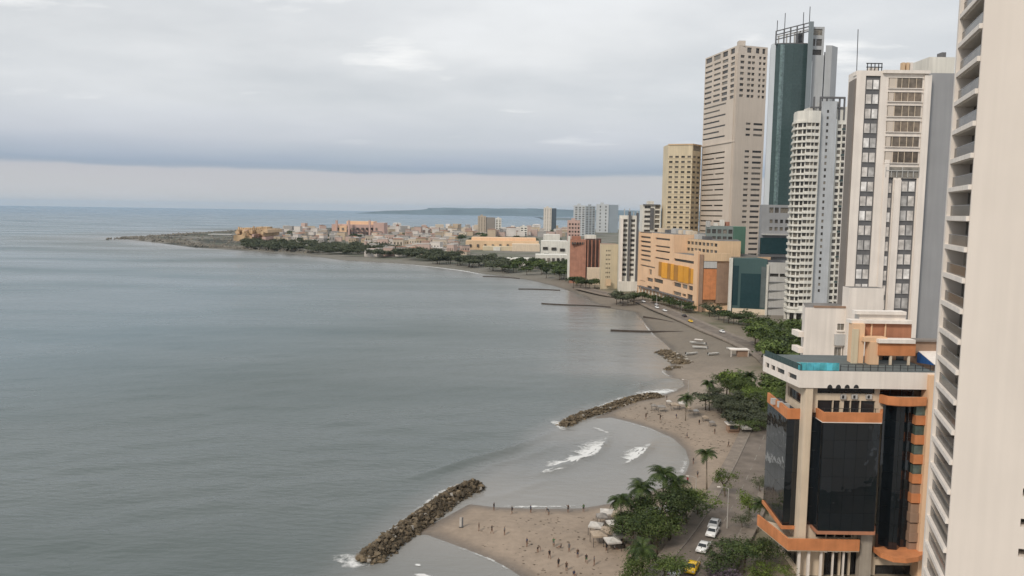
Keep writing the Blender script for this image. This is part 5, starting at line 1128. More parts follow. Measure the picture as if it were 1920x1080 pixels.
def tree(px, h, rad, label, leaf=LEAFA, kind='near', group=None, name='broadleaf_tree', cz=.64, xy=None):
    X, Y = xy if xy else G(px[0], px[1], 1.6); g_ = hgt(X, Y)
    if not xy: X, Y = G(px[0], px[1], max(0, g_)); g_ = hgt(X, Y)
    r_ = empty(name, (X, Y, max(g_, 0)-.05), rt_.uniform(0, 6.28), label, 'tree', group)
    ob('trunk', rt_.choice(TR), r_, (0, 0, 0), (0, 0, 0), (h*.9, h*.9, h*.9), BARK)
    ob('crown', rt_.choice({'near': CN, 'sparse': CS, 'far': CF}[kind]), r_, (0, 0, h*cz), (0, 0, rt_.uniform(0, 6)), (rad, rad, h*(1-cz)*1.35), leaf); return r_
v = []; f = []; NS = 11       # one palm frond: arched midrib with drooping leaflets on both sides
spine = [Vector((1.0*s_/NS, 0, .34*math.sin(s_/NS*2.3)-.36*(s_/NS)**2.2)) for s_ in range(NS+1)]
for i in range(NS):
    p, q = spine[i], spine[i+1]; k = len(v); v += [(p.x, -.012, p.z), (p.x, .012, p.z), (q.x, .010, q.z), (q.x, -.010, q.z)]; f.append((k, k+1, k+2, k+3))
    if i == 0: continue
    ll_ = .30*math.sin(math.pi*min(.97, (i+1.2)/(NS+1)))**.7+.03
    for s_ in (-1, 1):
        for w_ in (0, .5):
            a_ = p.lerp(q, w_); k = len(v); tip = Vector((a_.x+.12, s_*ll_, a_.z-.09-.1*i/NS)); v += [tuple(a_), tuple(a_.lerp(q, .75)), tuple(tip)]; f.append((k, k+1, k+2))
FROND = mesh('frond', v, f, LEAFY)
PTR = MB().tube([(0, 0, -.02), (.015, .01, .3), (.04, .02, .65), (.05, .03, 1)], [.030, .021, .018, .016], 7).mesh('palm_trunk', PBARK, True)
def palm(px, h, fl, label, group='palms by the beach road', n_=24):
    X, Y = G(px[0], px[1], 1.6); g_ = hgt(X, Y); X, Y = G(px[0], px[1], max(0, g_))
    r_ = empty('palm_tree', (X, Y, max(g_, 0)-.05), rt_.uniform(0, 6.28), label, 'palm tree', group)
    ob('trunk', PTR, r_, (0, 0, 0), (0, 0, 0), (h*.9, h*.9, h), PBARK); tip = (.05*h*.9, .03*h*.9, h)
    for k in range(n_): ob('frond', FROND, r_, tip, (rt_.uniform(-.15, .15), -rt_.uniform(-.75, .75)*(1 if k % 3 else .5)-.05, k*2.4+rt_.uniform(-.2, .2)), (fl*rt_.uniform(.85, 1.15),)*3, LEAFY)
palm((1325, 918), 7.6, 2.4, 'lone palm on the sand beside the curved bay')
palm((1166, 1012), 7.2, 2.7, 'leaning palm at the beach side of the near tree clump', n_=28); palm((1197, 1002), 8.6, 2.9, 'tall palm in the middle of the near tree clump', n_=28)
palm((1240, 992), 10.2, 3.0, 'tallest palm of the near tree clump', n_=28); palm((1262, 990), 8.6, 2.5, 'palm next to the pale pole in the near tree clump')
palm((1205, 1098), 6.0, 2.8, 'low palm cut off by the lower picture edge', n_=28); palm((1420, 1000), 5.5, 2.0, 'small palm beside the hotel orange balcony')
palm((1285, 790), 6.5, 2.6, 'palm at the sea end of the grove'); palm((1330, 770), 8, 2.8, 'palm rising from the middle grove'); palm((1405, 760), 9, 2.8, 'palm at the landward side of the middle grove')
tree((1186, 1035), 8.0, 4.8, 'dark round tree beside the pale beach tents', LEAFA); tree((1232, 1040), 8.0, 4.0, 'olive green upright tree at the edge of the near clump', LEAFB, cz=.55)
tree((1255, 1012), 9.0, 5.2, 'broad dark tree in the heart of the near clump', LEAFA); tree((1288, 990), 7.0, 4.5, 'dark tree on the road side of the near clump', LEAFA)
tree((1308, 972), 6.6, 4.6, 'bright green spreading tree at the road bend', LEAFC); tree((1276, 968), 7.0, 4.0, 'mid green tree behind the bright spreading tree', LEAFB)
tree((1205, 1000), 8.0, 4.4, 'small dark tree under the tall palms', LEAFA); tree((1168, 1000), 5.0, 2.6, 'bushy tree under the leaning palm', LEAFB)
tree((1222, 1018), 7.4, 4.2, 'mottled green tree between the olive and the dark tree', LEAFB); tree((1168, 1022), 5.6, 3.0, 'low dark tree behind the front row of tents', LEAFA)
tree((1360, 940), 7.6, 2.6, 'open round young tree on the sand by the road', LEAFC, 'sparse', cz=.66); tree((1402, 985), 7.0, 2.8, 'thin light green tree beside the road below the hotel', LEAFC, 'sparse')
tree((1392, 998), 4.2, 2.4, 'scrubby bush by the road below the hotel', LEAFG, 'sparse'); tree((1425, 930), 5.0, 2.2, 'thin grey-green tree against the hotel glass', LEAFG, 'sparse')
tree((1345, 1082), 5.4, 4.2, 'dark wide tree overhanging the white cars', LEAFA); tree((1395, 1075), 6.0, 4.6, 'broad dark tree in front of the hotel balcony', LEAFA); tree((1432, 1062), 4.6, 3.0, 'dark tree hard against the hotel corner', LEAFA)
tree((1365, 1100), 4.0, 3.4, 'purple flowering bougainvillea bush at the lower edge', LEAFP, cz=.5, name='flowering_bush'); tree((1420, 1100), 4.4, 3.2, 'yellow-green bush at the hotel foot', LEAFC, cz=.5, name='leafy_bush')
tree((1248, 1108), 6.6, 3.9, 'mid green tree cut by the lower picture edge', LEAFB); tree((1188, 1112), 5.6, 3.0, 'green tree left of the road at the lower edge', LEAFB)
tree((1452, 905), 5.0, 2.0, 'slim tree squeezed beside the black glass', LEAFB, 'sparse')
k = 0
while k < 48:      # the middle grove
    y = rt_.uniform(742, 815); x = rt_.uniform(1275, 1480); lo_ = np.interp(y, [742, 765, 780, 815], [1270, 1300, 1345, 1378])
    if x < lo_+8: continue
    xl = x < lo_+70
    tree((x, y), rt_.uniform(7.5, 10) if not xl else rt_.uniform(5, 7), rt_.uniform(3.8, 5.4), 'grey-green tree at the seaward fringe of the middle grove' if xl else 'dark green tree packed in the middle grove behind the hotel', LEAFG if xl and rt_.random() < .7 else rt_.choice([LEAFA, LEAFB, LEAFB, LEAFC]), rt_.choice(['near', 'near', 'sparse', 'far']), 'trees of the middle grove'); k += 1
k = 0
while k < 34:
    y = rt_.uniform(618, 700); x = rt_.uniform(1415, 1510)
    if x < np.interp(y, [618, 650, 700], [1428, 1405, 1438]): continue
    tree((x, y), rt_.uniform(8, 12), rt_.uniform(4.2, 6.0), 'dark tree of the upper grove between mall and white block', rt_.choice([LEAFA, LEAFB, LEAFB]), 'far', 'trees of the upper grove'); k += 1
ORD = ['first', 'second', 'third', 'fourth', 'fifth', 'sixth', 'seventh', 'eighth', 'ninth', 'tenth', 'eleventh', 'twelfth', 'thirteenth']
for i, (x, y) in enumerate([(1330+i*9, 594+i*2.6) for i in range(13)]): tree((x, y+rt_.uniform(-2, 4)), rt_.uniform(6, 9), rt_.uniform(4.0, 5.8), f'{ORD[i]} rounded tree from the peach building in the row before the teal mall', rt_.choice([LEAFA, LEAFB, LEAFG]), 'far', 'row of trees before the mall')
for i, (x, y) in enumerate([(1205+i*10, 563+i*2.5) for i in range(10)]): tree((x, y+rt_.uniform(-1, 2)), rt_.uniform(5, 7), rt_.uniform(4, 5.5), f'{ORD[i]} dark tree from the striped apartments in the row under the peach building', LEAFA, 'far', 'trees under the peach building')
for x, y in ((1156, 572), (1168, 575), (1178, 574), (1188, 571), (1163, 568), (1182, 566)): tree((x, y), rt_.uniform(7, 10), 5, 'bushy tree on the shore before the striped apartments', rt_.choice([LEAFA, LEAFG]), 'far', 'trees before the striped apartments')
for x, y in ((1075, 541), (1088, 543), (1098, 544), (1082, 536), (1106, 543), (1115, 541)): tree((x, y), rt_.uniform(8, 11), 6, 'bushy tree at the foot of the brick block', LEAFA, 'far', 'trees at the brick block')
k = 0
while k < 95:       # park strip
    x = rt_.uniform(800, 1068); yc_ = np.interp(x, [800, 850, 960, 1068], [496, 502, 515, 530]); y = yc_-rt_.uniform(1, np.interp(x, [800, 900, 1068], [16, 15, 27]))
    tree((x, y), rt_.uniform(8, 13), rt_.uniform(5, 8), 'green tree of the shore park across the bay', rt_.choice([LEAFA, LEAFA, LEAFB]) if x > 950 else LEAFG, 'far', 'trees of the shore park'); k += 1
VV = []; xs_ = [rt_.uniform(450, 830) for _ in range(170)]
xy_ = []
for x in xs_:
    yc_ = np.interp(x, [455, 560, 640, 760, 830], [466, 473, 480, 487, 494]); xy_.append(G(x, yc_-rt_.uniform(0, np.interp(x, [455, 700, 830], [8, 16, 14])), 1.5))
hh_ = lift(shore(np.array([p[0] for p in xy_]), np.array([p[1] for p in xy_])))
for (X, Y), g_ in zip(xy_, hh_):
    me = rt_.choice(CF); c_ = np.empty(len(me.vertices)*3, np.float32); me.vertices.foreach_get('co', c_); c_ = c_.reshape(-1, 3); h_ = rt_.uniform(8, 14); r_ = rt_.uniform(6, 10); a_ = rt_.uniform(0, 6.3)
    VV.append(np.stack([X+r_*(c_[:, 0]*math.cos(a_)-c_[:, 1]*math.sin(a_)), Y+r_*(c_[:, 0]*math.sin(a_)+c_[:, 1]*math.cos(a_)), max(0, g_)+h_*.55+c_[:, 2]*h_*.55], -1))
VV = np.concatenate(VV); me = bpy.data.meshes.new('shore_wood'); nq = len(VV)//4
me.vertices.add(len(VV)); me.vertices.foreach_set('co', VV.ravel().astype(np.float32)); me.loops.add(nq*4); me.loops.foreach_set('vertex_index', np.arange(nq*4, dtype=np.int32)); me.polygons.add(nq); me.polygons.foreach_set('loop_start', np.arange(0, nq*4, 4, dtype=np.int32)); me.update(calc_edges=True); me.materials.append(LEAFG)
tag(ob('shore_wood', me), 'grey-green belt of trees along the headland shore below the old town', 'trees', kind='stuff')
for i in range(46):
    x = rt_.uniform(500, 1060); y = rt_.uniform(434, 462); tree((x, y), rt_.uniform(9, 15), rt_.uniform(5, 9), 'dark tree standing among the old town houses', LEAFA, 'far', 'trees among the old town houses')

# ------------------------------------------------------------------ people on the beach
SKIN = simple('skin', (.22, .12, .075), .6); HAIR = simple('dark_hair', (.015, .012, .01), .6)
SHIRTS = {n_: simple('cloth_'+n_, c, .85) for n_, c in (('black', (.02, .02, .022)), ('navy', (.02, .03, .07)), ('brown', (.07, .04, .025)), ('white', (.6, .58, .55)), ('green', (.05, .12, .05)), ('red', (.25, .03, .03)), ('grey', (.12, .12, .12)))}
def person_mesh(pose, shirt, short):
    """one continuous skinned body about 1.72 m tall; pose shifts the joints"""
    J = {'pelvis': (0, 0, .93, .135), 'waist': (0, 0, 1.08, .125), 'chest': (0, .01, 1.30, .155), 'neck': (0, .01, 1.47, .06), 'head': (0, .03, 1.58, .095), 'crown': (0, .02, 1.68, .085)}
    for s_, n_ in ((-1, 'l'), (1, 'r')):
        J.update({'hip'+n_: (s_*.09, 0, .88, .095), 'knee'+n_: (s_*.10, .02, .48, .062), 'ankle'+n_: (s_*.10, -.01, .09, .042), 'toe'+n_: (s_*.11, .16, .04, .035),
                  'sh'+n_: (s_*.17, 0, 1.40, .065), 'el'+n_: (s_*.24, -.02, 1.12, .042), 'wr'+n_: (s_*.25, .05, .88, .030), 'hand'+n_: (s_*.25, .09, .78, .034)})
    def mv(k, dx, dy, dz): x, y, z, r_ = J[k]; J[k] = (x+dx, y+dy, z+dz, r_)
    if pose == 'walk':
        for k, dy, dz in (('kneel', .16, .02), ('anklel', .26, .0), ('toel', .27, .02), ('kneer', -.02, 0), ('ankler', -.27, .08), ('toer', -.24, .02), ('ell', -.12, 0), ('wrl', -.16, .02), ('handl', -.14, .03), ('elr', .1, .02), ('wrr', .24, .08), ('handr', .3, .09)): mv(k, 0, dy, dz)
    if pose == 'wave': mv('elr', .10, 0, .24); mv('wrr', .12, 0, .72); mv('handr', .13, 0, .92)
    if pose == 'bend':
        for k, dy, dz in (('waist', .12, -.06), ('chest', .34, -.18), ('neck', .50, -.26), ('head', .60, -.30), ('crown', .69, -.36), ('shl', .42, -.24), ('shr', .42, -.24), ('ell', .5, -.36), ('elr', .5, -.36), ('wrl', .5, -.42), ('wrr', .5, -.42), ('handl', .52, -.46), ('handr', .52, -.46)): mv(k, 0, dy, dz)
    if pose == 'sit':
        for k in list(J): mv(k, 0, 0, -.72)
        for n_ in 'lr': mv('knee'+n_, 0, .40, .62); mv('ankle'+n_, 0, .62, .72); mv('toe'+n_, 0, .66, .74); mv('wr'+n_, 0, .20, .1); mv('hand'+n_, 0, .30, .14)
        for n_ in 'lr': mv('hip'+n_, 0, .04, .06)
    names = list(J); idx = {k: i for i, k in enumerate(names)}
    E_ = [('pelvis', 'waist'), ('waist', 'chest'), ('chest', 'neck'), ('neck', 'head'), ('head', 'crown')]
    for n_ in 'lr': E_ += [('pelvis', 'hip'+n_), ('hip'+n_, 'knee'+n_), ('knee'+n_, 'ankle'+n_), ('ankle'+n_, 'toe'+n_), ('chest', 'sh'+n_), ('sh'+n_, 'el'+n_), ('el'+n_, 'wr'+n_), ('wr'+n_, 'hand'+n_)]
    me = bpy.data.meshes.new('body_frame'); me.from_pydata([J[k][:3] for k in names], [(idx[a_], idx[b_]) for a_, b_ in E_], [])
    o = bpy.data.objects.new('body_frame', me); C.objects.link(o); md = o.modifiers.new('skin', 'SKIN')
    for i, k in enumerate(names): me.skin_vertices[0].data[i].radius = (J[k][3],)*2; me.skin_vertices[0].data[i].use_root = (i == 0)
    o.modifiers.new('smooth', 'SUBSURF').levels = 1
    dg = bpy.context.evaluated_depsgraph_get(); res = bpy.data.meshes.new_from_object(o.evaluated_get(dg)); res.name = 'person'; bpy.data.objects.remove(o)
    for m_ in (SKIN, SHIRTS[shirt], SHIRTS[short], HAIR): res.materials.append(m_)
    if len(res.materials) > 4: res.materials.pop(index=0)
    pts = {k: Vector(J[k][:3]) for k in names}
    reg = {'chest': 1, 'waist': 1, 'shl': 1, 'shr': 1, 'neck': 0, 'pelvis': 2, 'hipl': 2, 'hipr': 2, 'crown': 3}
    for p in res.polygons:
        k = min(names, key=lambda q: (pts[q]-p.center).length-J[q][3]); p.material_index = reg.get(k, 0); p.use_smooth = True
    return res
PM = {}
def person(px, pose, shirt, short, label, rz=None, sc=1.0, group='people on the beach'):
    k = (pose, shirt, short)
    if k not in PM: PM[k] = person_mesh(*k)
    X, Y = G(px[0], px[1], .8); g_ = max(0, hgt(X, Y)); X, Y = G(px[0], px[1], g_); g_ = max(-.25, hgt(X, Y))
    if Y < 175: g_ = max(0, g_)
    o = ob('person', PM[k], None, (X, Y, g_-.01 if pose != 'sit' else g_), (0, 0, rt_.uniform(0, 6.28) if rz is None else rz), (sc,)*3); return tag(o, label, 'person', group)
for (x, y), ps, sh_, so_, lb in [
    ((926, 956), 'stand', 'black', 'navy', 'person in black at the water line nearest the groyne'), ((960, 963), 'walk', 'black', 'black', 'person in black walking in the swash, second from the groyne'),
    ((995, 961), 'stand', 'navy', 'black', 'person in navy standing in the swash, third from the groyne'), ((1029, 965), 'bend', 'black', 'grey', 'person bending at the water line, fourth from the groyne'),
    ((1065, 960), 'wave', 'brown', 'black', 'person in brown raising an arm at the water line'), ((1094, 959), 'stand', 'green', 'black', 'person in a green top at the water line nearest the trees'),
    ((898, 996), 'stand', 'brown', 'brown', 'person in brown standing on the spit near the groyne'), ((922, 1001), 'walk', 'black', 'brown', 'person in a black top striding over the sand spit'),
    ((946, 1004), 'stand', 'grey', 'black', 'short person in grey standing mid spit'), ((988, 1025), 'stand', 'navy', 'brown', 'person in a navy top beside the water bend of the spit'),
    ((1008, 1036), 'bend', 'brown', 'black', 'person stooping over the sand in a brown top'), ((1038, 1025), 'wave', 'green', 'grey', 'person in green waving on the open sand'),
    ((1052, 1028), 'sit', 'black', 'black', 'person in black sitting on the sand beside the one in green'), ((1067, 1034), 'stand', 'grey', 'grey', 'person in grey standing right of the sitting one'),
    ((1030, 1048), 'walk', 'black', 'brown', 'person in black walking just above the nearest water edge'), ((1083, 1046), 'stand', 'brown', 'navy', 'person in a brown top and navy shorts mid beach'),
    ((1099, 1056), 'walk', 'black', 'green', 'person in black and green walking towards the trees'), ((1114, 1060), 'stand', 'grey', 'brown', 'person in a grey top nearest the near trees'),
    ((1047, 1064), 'stand', 'black', 'black', 'person all in black near the lower picture edge'), ((1062, 1071), 'stand', 'brown', 'black', 'person in brown next to the one all in black'), ((1076, 1079), 'sit', 'navy', 'black', 'person in navy sitting at the lower picture edge'),
    ((1137, 1033), 'stand', 'black', 'black', 'person in black at the front of the beach tents'), ((1152, 1030), 'sit', 'white', 'black', 'person in white sitting before the beach tents'), ((1180, 1038), 'stand', 'white', 'white', 'person all in white by the near trees'),
    ((1250, 750), 'stand', 'black', 'black', 'dark clad person at the landward end of the narrow groyne'), ((1268, 786), 'walk', 'navy', 'black', 'person in navy on the curved beach below the grove'), ((1238, 788), 'stand', 'black', 'brown', 'person in black on the upper curve of the beach'),
    ((1211, 786), 'walk', 'brown', 'black', 'person in brown where the groyne meets the curved beach'), ((1311, 797), 'stand', 'black', 'black', 'person in black on the dry sand of the curved beach'), ((1288, 822), 'walk', 'grey', 'navy', 'person in grey on the inner curve of the beach'),
    ((1340, 814), 'stand', 'brown', 'black', 'person in brown below the grove edge'), ((1366, 838), 'walk', 'black', 'black', 'person in black near the white kiosk'), ((1274, 925), 'stand', 'black', 'navy', 'person in black at the lower end of the curved beach'),
    ((1281, 921), 'stand', 'brown', 'black', 'person in brown among the group by the palms'), ((1297, 924), 'walk', 'navy', 'navy', 'person in navy left of the lone palm'), ((1308, 895), 'stand', 'grey', 'black', 'person in grey behind the lone palm'),
    ((1289, 907), 'wave', 'red', 'black', 'person in red near the pale swash'), ((1300, 870), 'stand', 'black', 'grey', 'person in a black top above the pale swash')]:
    person((x, y), ps, sh_, so_, lb)

# ------------------------------------------------------------------ beach tents, kiosks, chairs
TENTC = [plaster('tent_'+n_, c, .85, .12, 1.2, .2) for n_, c in (('white', (.52, .49, .45)), ('sand', (.36, .29, .22)), ('grey', (.25, .23, .21)))]
def tent(px, w_, h_, ci, label, rz=0, z=None, group='canopy tents on the beach'):
    X, Y = G(px[0], px[1], 1.0); g_ = max(.2, hgt(X, Y)); X, Y = G(px[0], px[1], g_)
    r_ = empty('beach_tent', (X, Y, g_-.03), rz, label, 'tent', group); a_ = w_/2
    v = [(-a_, -a_, h_*.78), (a_, -a_, h_*.78), (a_, a_, h_*.78), (-a_, a_, h_*.78), (0, 0, h_), (0, -a_, h_*.76), (a_, 0, h_*.76), (0, a_, h_*.76), (-a_, 0, h_*.76)]
    v += [(x_, y_, z_-.28) for x_, y_, z_ in (v[0], v[5], v[1], v[6], v[2], v[7], v[3], v[8])]
    rim_ = [0, 5, 1, 6, 2, 7, 3, 8]; f = [(rim_[i], rim_[(i+1) % 8], 4) for i in range(8)]+[(rim_[(i+1) % 8], rim_[i], 9+i, 9+(i+1) % 8) for i in range(8)]
    ob('canopy', mesh('tent_canopy', v, f, TENTC[ci]), r_)
    for sx in (-1, 1):
        for sy in (-1, 1): piece('pole', r_, METAL, (sx*(a_-.06), sy*(a_-.06), h_*.39), (.07, .07, h_*.78))
    return r_
tl = [((1117, 1000), 0, 'white'), ((1128, 985), 2, 'grey'), ((1140, 1012), 1, 'sand'), ((1150, 996), 0, 'white'), ((1122, 1020), 1, 'sand'), ((1138, 975), 0, 'white'), ((1160, 1020), 2, 'grey'), ((1160, 980), 1, 'sand'), ((1148, 1030), 0, 'white')]
pos_ = ['front row middle', 'back row outer', 'front row by the trees', 'middle row by the trees', 'front row nearest the water bend', 'back row middle', 'front row under the dark tree', 'back row under the palms', 'lowest of the cluster']
for i, (p, ci, cn) in enumerate(tl): tent(p, rt_.uniform(2.0, 2.8), rt_.uniform(2.2, 2.6), ci, f'{cn} canopy tent beside the near trees, {pos_[i]}', rt_.uniform(-.3, .3))
for p, lb in (((1208, 985), 'white canopy tent glimpsed between near trees and palms'), ((1226, 982), 'white canopy tent glimpsed beneath the tallest palm'), ((1262, 978), 'white canopy tent behind the broad dark tree')): tent(p, 3.4, 3.4, 0, lb, .1)
tent((1398, 815), 2.6, 2.6, 0, 'white parasol tent right of the white kiosk', 0); tent((1265, 768), 2.4, 2.3, 1, 'sand coloured tent at the root of the narrow groyne'); tent((1280, 766), 2.4, 2.3, 0, 'white tent at the root of the narrow groyne'); tent((1240, 772), 2.3, 2.2, 2, 'grey tent seaward of the white tent at the groyne root')
for i, (x, y) in enumerate(((1254, 760), (1290, 772), (1226, 768), (1305, 778), (1322, 790), (1335, 800))): tent((x, y), 1.5, 1.8, i % 3, f'{["white","sand","grey"][i % 3]} tent {["just above the groyne root","below the seaward palm","on the curve above the groyne bend","between grove and curved beach","at the lower grove fringe","nearest the white kiosk"][i]}')
r = random.Random(21); bv = []; bf = []
for k in range(900):
    x, y = (r.uniform(1150, 1420), r.uniform(752, 850)) if r.random() < .7 else (r.uniform(900, 1180), r.uniform(965, 1075))
    X, Y = G(x, y, .9)
    d_ = float(shore(np.array([X]), np.array([Y]))[0])
    if d_ < 2.5: continue
    s_ = r.uniform(.06, .24)*(1.2 if y < 860 else .8); me = r.choice(ROCKS); k0 = len(bv); g_ = float(lift(np.array(d_)))+.02
    bv += [(X+c_.co.x*s_*1.6, Y+c_.co.y*s_, g_+c_.co.z*s_*.35) for c_ in me.vertices]; bf += [tuple(i+k0 for i in w_.vertices) for w_ in me.polygons]
tag(ob('beach_litter', mesh('beach_litter', bv, bf, plaster('dry_seaweed', (.10, .078, .055), .95, .3, .3, 0))), 'dark scraps of seaweed and litter strewn on the sand', 'litter', kind='stuff')
kb = Bld('kiosk', 'white roofed beach kiosk at the lower corner of the grove', 'kiosk'); X, Y = G(1375, 806, 1.5)
kb.box('wall', BROWN, X-1.7, X+1.7, Y-1.3, Y+1.3, 1.0, 3.2); kb.box('roof', WHITE, X-2.1, X+2.1, Y-1.7, Y+1.7, 3.2, 3.5); kb.box('hatch', GL_WIN, X-1.3, X+.8, Y-1.36, Y-1.31, 2.0, 3.2); kb.box('counter', BROWN, X-1.8, X+1.0, Y-1.7, Y-1.31, 1.8, 1.95)
kb = Bld('beach_shelter', 'white flat roofed shelter on the grey beach below the mall trees', 'shelter'); X, Y = G(1386, 668, 1.2)
kb.box('roof', WHITE, X-4.2, X+3.6, Y-2, Y+2, 4.0, 4.4); kb.box('wall', BROWN, X-1, X+3.2, Y-1.4, Y+1.4, .8, 3.9)
for dx in (-3.9, 3.2): kb.box('post', WHITE, X+dx-.1, X+dx+.1, Y-1.8, Y-1.6, .8, 4.0)
bx_ = Bld('board_stand', 'tall narrow pale board with a dark side standing on the spit', 'board'); X, Y = G(866, 987, .5); g_ = hgt(X, Y)
bx_.box('board', TENTC[0], X-.45, X-.05, Y-.1, Y, g_, g_+1.9); bx_.box('dark_side', DGREY, X-.04, X+.25, Y-.08, Y+.04, g_, g_+1.9); bx_.box('foot', METAL, X-.5, X+.3, Y-.3, Y+.25, g_-.02, g_+.06)
BOATM = simple('boat_paint', (.62, .62, .60), .4); BOATI = plaster('boat_inside', (.20, .17, .13), .8, .15, 1, 0)
def boat(px, L_, W_, label, rz, cover=False):
    X, Y = G(px[0], px[1], .5); g_ = max(.0, hgt(X, Y)); r_ = empty('boat', (X, Y, g_), rz, label, 'boat', 'boats drawn up on the grey beach'); v = []; f = []; n_ = 9
    for i in range(n_):
        t_ = i/(n_-1); w_ = W_/2*(1-(max(0, t_-.35)/.65)**2.2)*(.85+.15*min(1, t_*4)); sh = .9+.35*t_**2; x_ = (t_-.5)*L_
        v += [(x_, -w_, sh), (x_, -w_*.72, .25+.2*t_**3), (x_, 0, .1+.35*t_**4), (x_, w_*.72, .25+.2*t_**3), (x_, w_, sh)]
    for i in range(n_-1):
        for j in range(4): f.append((i*5+j, (i+1)*5+j, (i+1)*5+j+1, i*5+j+1))
    f.append((4, 3, 2, 1, 0)); ob('hull', mesh('hull', v, f, BOATM, True), r_)
    dv = [(p[0]*.97, p[1]*.9, p[2]-.2) for i, p in enumerate(v) if i % 5 in (0, 4)]; ob('deck', mesh('deck', dv, [(2*i, 2*i+1, 2*i+3, 2*i+2)[::-1] for i in range(n_-1)], BOATI), r_)
    for x_ in (-.2, .1): piece('thwart', r_, BOATI, (L_*x_, 0, .8), (.3, W_*.8, .06))
    if cover: piece('canopy', r_, WHITE, (-L_*.05, 0, 2.3), (L_*.5, W_*.95, .08)); [piece('canopy_post', r_, STEEL, (L_*a_, W_*b_, 1.5), (.06, .06, 1.6)) for a_ in (-.28, .18) for b_ in (-.42, .42)]
    piece('outboard_motor', r_, METAL, (-L_/2-.15, 0, .9), (.35, .35, .8))
boat((1308, 647), 7.5, 2.2, 'white boat with a small canopy on the grey beach', 2.6, True); boat((1312, 655), 6.5, 1.9, 'white open boat lying beside the canopied boat', 2.9); boat((1297, 666), 5.5, 1.7, 'small pale boat nearest the dark rock spit', .3); boat((1338, 669), 5.0, 1.8, 'dark shaded boat in the middle of the grey beach', .2); boat((1375, 660), 6, 2, 'white boat in front of the flat roofed shelter', 3.0)

# ------------------------------------------------------------------ cars and poles
CARP = {n_: simple('car_'+n_, c, .25, 0, .6) for n_, c in (('white', (.72, .72, .71)), ('yellow', (.75, .46, .02)), ('silver', (.42, .43, .44)), ('black', (.02, .02, .022)))}
TYRE = simple('tyre', (.02, .02, .02), .9); CGL = simple('car_glass', (.012, .014, .016), .06, 0, .7); LMP = simple('head_lamp', (.6, .6, .58), .15); TLP = simple('tail_lamp', (.35, .02, .015), .2)
def carbody():
    prof = [(-2.1, .35), (-2.15, .62), (-2.02, .88), (-1.35, .95), (-.75, 1.40), (.55, 1.42), (1.15, .95), (1.95, .82), (2.12, .58), (2.08, .33)]
    v = []; f = []; n_ = len(prof)
    for s_, k_ in ((-1, 1), (-1, .94), (1, .94), (1, 1)):
        for x_, z_ in prof: hw = .86-(.20 if z_ > 1.1 else .03 if z_ > .8 else 0); v.append((x_*(1 if k_ == .94 else .985), s_*hw*(1 if k_ == 1 else .93), z_-(0 if k_ == .94 else .03)))
    for a_, b_ in ((0, 1), (1, 2), (2, 3)):
        for i in range(n_): j = (i+1) % n_; f.append((a_*n_+i, b_*n_+i, b_*n_+j, a_*n_+j))
    f.append(tuple(range(n_))); f.append(tuple(range(4*n_-1, 3*n_-1, -1)))
    return mesh('car_body', v, f, CARP['white'], True)
CB = carbody()
WS = mesh('windscreen', [(.62, -.60, 1.37), (1.13, -.72, 1.0), (1.13, .72, 1.0), (.62, .60, 1.37), (.66, -.60, 1.40), (1.17, -.72, 1.03), (1.17, .72, 1.03), (.66, .60, 1.40)], [(4, 5, 6, 7), (0, 4, 7, 3), (0, 1, 5, 4), (3, 7, 6, 2), (1, 2, 6, 5)], CGL)
RS = mesh('rear_window', [(-.80, -.60, 1.36), (-1.30, -.72, 1.0), (-1.30, .72, 1.0), (-.80, .60, 1.36), (-.84, -.60, 1.39), (-1.34, -.72, 1.03), (-1.34, .72, 1.03), (-.84, .60, 1.39)], [(7, 6, 5, 4), (3, 7, 4, 0), (4, 5, 1, 0), (2, 6, 7, 3), (5, 6, 2, 1)], CGL)
mb = MB(); mb.tube([(0, -.11, 0), (0, .11, 0)], .31, 14); WHL = mb.mesh('tyre', TYRE); mb = MB(); mb.tube([(0, -.118, 0), (0, .118, 0)], .18, 10); RIM = mb.mesh('rim', STEEL)
def car(s_, off, color, label, flip=False):
    i = int(s_); p = RD[i].lerp(RD[i+1], s_-i); d = (RD[i+1]-RD[i]).normalized(); q = p+Vector((d.y, -d.x, 0))*off
    r_ = empty('car', (q.x, q.y, p.z+.31), math.atan2(d.y, d.x)+(math.pi if flip else 0), label, 'car', 'cars on the shore road')
    ob('body', CB, r_, mat=CARP[color]); ob('windscreen', WS, r_); ob('rear_window', RS, r_)
    for s2 in (-1, 1):
        piece('side_window', r_, CGL, (-.05, s2*.742, 1.17), (1.35, .05, .28)); piece('headlight', r_, LMP, (2.03, s2*.58, .68), (.12, .32, .14)); piece('tail_light', r_, TLP, (-2.09, s2*.62, .72), (.10, .26, .16))
        for x_ in (-1.3, 1.3): w_ = ob('wheel', WHL, r_, (x_, s2*.76, .31)); ob('rim', RIM, w_)
def road_s(px, py):
    X, Y = G(px, py, 2.0); j = min(range(len(RD)-1), key=lambda q: (RD[q]-Vector((X, Y, 1.75))).length); d = (RD[j+1]-RD[j]).normalized(); dl = Vector((X, Y, 1.75))-RD[j]
    return max(0, j+dl.dot(d)/(RD[j+1]-RD[j]).length), dl.dot(Vector((d.y, -d.x, 0)))
for x, y, c_, lb, fl in ((1319, 1032, 'white', 'white car driving on the shore road between the tree clumps', True), (1336, 1003, 'white', 'white car just ahead of the nearer white car', True), (1298, 1070, 'yellow', 'yellow taxi on the shore road at the lower edge', True), (1267, 1077, 'white', 'white car at the very lower edge of the road', False), (1339, 988, 'silver', 'silver car furthest up the near road', True)):
    s_, o_ = road_s(x, y); car(s_, max(-2.6, min(2.6, o_)), c_, lb, fl)
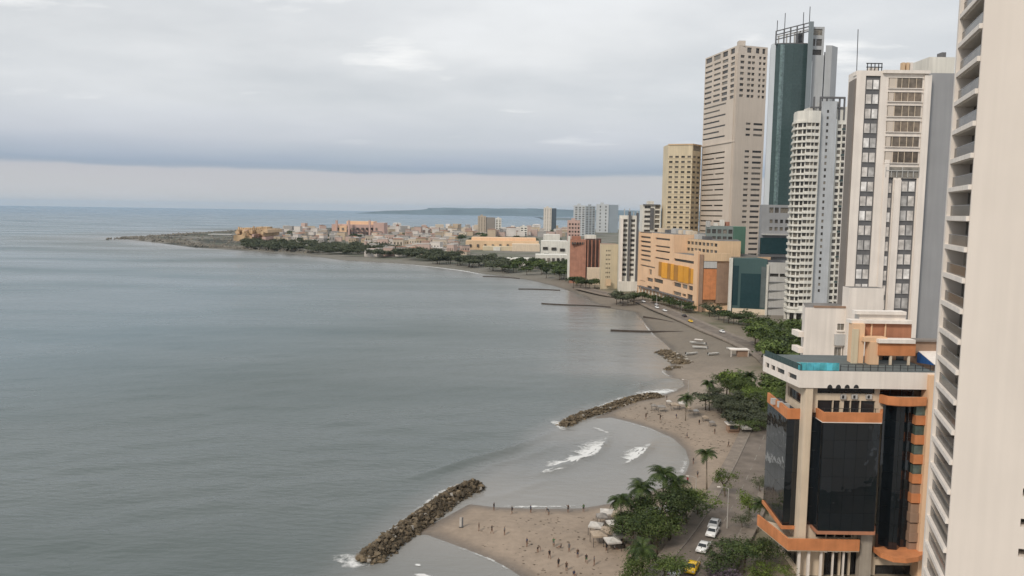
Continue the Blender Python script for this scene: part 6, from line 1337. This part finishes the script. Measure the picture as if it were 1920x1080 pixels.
for i, (x, y) in enumerate(((1205, 567), (1222, 573), (1252, 584), (1275, 594), (1300, 604), (1345, 624), (1235, 578))):
    s_, o_ = road_s(x, y); car(s_, (-1.8, 1.8)[i % 2], ('white', 'silver', 'white', 'black', 'yellow', 'white', 'white')[i], ['white car at the far end of the peach building', 'silver car under the peach building end', 'white car under the amber panels', 'black car under the window strips', 'yellow taxi near the peach corner', 'white car before the teal mall trees', 'white car between silver and white cars under the peach building'][i], i % 2 == 0)
def pole(px, h_, label, arm=1.6, mat=STEEL, rz=0.0):
    X, Y = G(px[0], px[1], 1.6); g_ = hgt(X, Y); r_ = empty('street_lamp', (X, Y, g_-.1), rz, label, 'street lamp', 'poles along the shore road')
    MB().tube([(0, 0, 0), (0, 0, h_*.5), (0, 0, h_)], [.11, .09, .06], 8).build('pole', mat, r_); MB().tube([(0, 0, h_-.05), (-arm*.5, 0, h_+.25), (-arm, 0, h_+.3)], [.05, .045, .04], 6).build('arm', mat, r_); piece('lamp_head', r_, WHITE, (-arm-.25, 0, h_+.27), (.6, .26, .14)); piece('base_plate', r_, CONC, (0, 0, .1), (.4, .4, .25))
PALEP = plaster('pale_pole_paint', (.42, .40, .37), .7, .1, 1, 0)
pole((1363, 995), 8.5, 'pale lamp post at the road edge below the young tree', mat=PALEP); pole((1259, 955), 7.5, 'pale lamp post standing in the near tree clump', mat=PALEP); pole((1304, 935), 5.5, 'lamp post on the sand left of the lone palm', mat=PALEP)
pole((1290, 748), 7, 'lamp post at the seaward fringe of the grove', mat=PALEP); pole((1231, 577), 9, 'white lamp post before the peach building', mat=WHITE); pole((1277, 592), 9, 'lamp post before the amber panels', mat=STEEL); pole((1440, 640), 9, 'lamp post in the upper grove', mat=STEEL)

# ------------------------------------------------------------------ haze over the whole bay
m = bpy.data.materials.new('haze'); m.use_nodes = True; n = m.node_tree.nodes; n.clear()
o_ = n.new('ShaderNodeOutputMaterial'); pv = n.new('ShaderNodeVolumePrincipled'); pv.inputs['Color'].default_value = (.58, .79, 1, 1); pv.inputs['Density'].default_value = 2.6e-5; pv.inputs['Anisotropy'].default_value = .1
m.node_tree.links.new(pv.outputs[0], o_.inputs['Volume'])
tag(MB().box(-32000, 32000, -32000, 32000, -3.6, 225).build('haze', m), 'thin bluish haze over sea and city', kind='stuff')
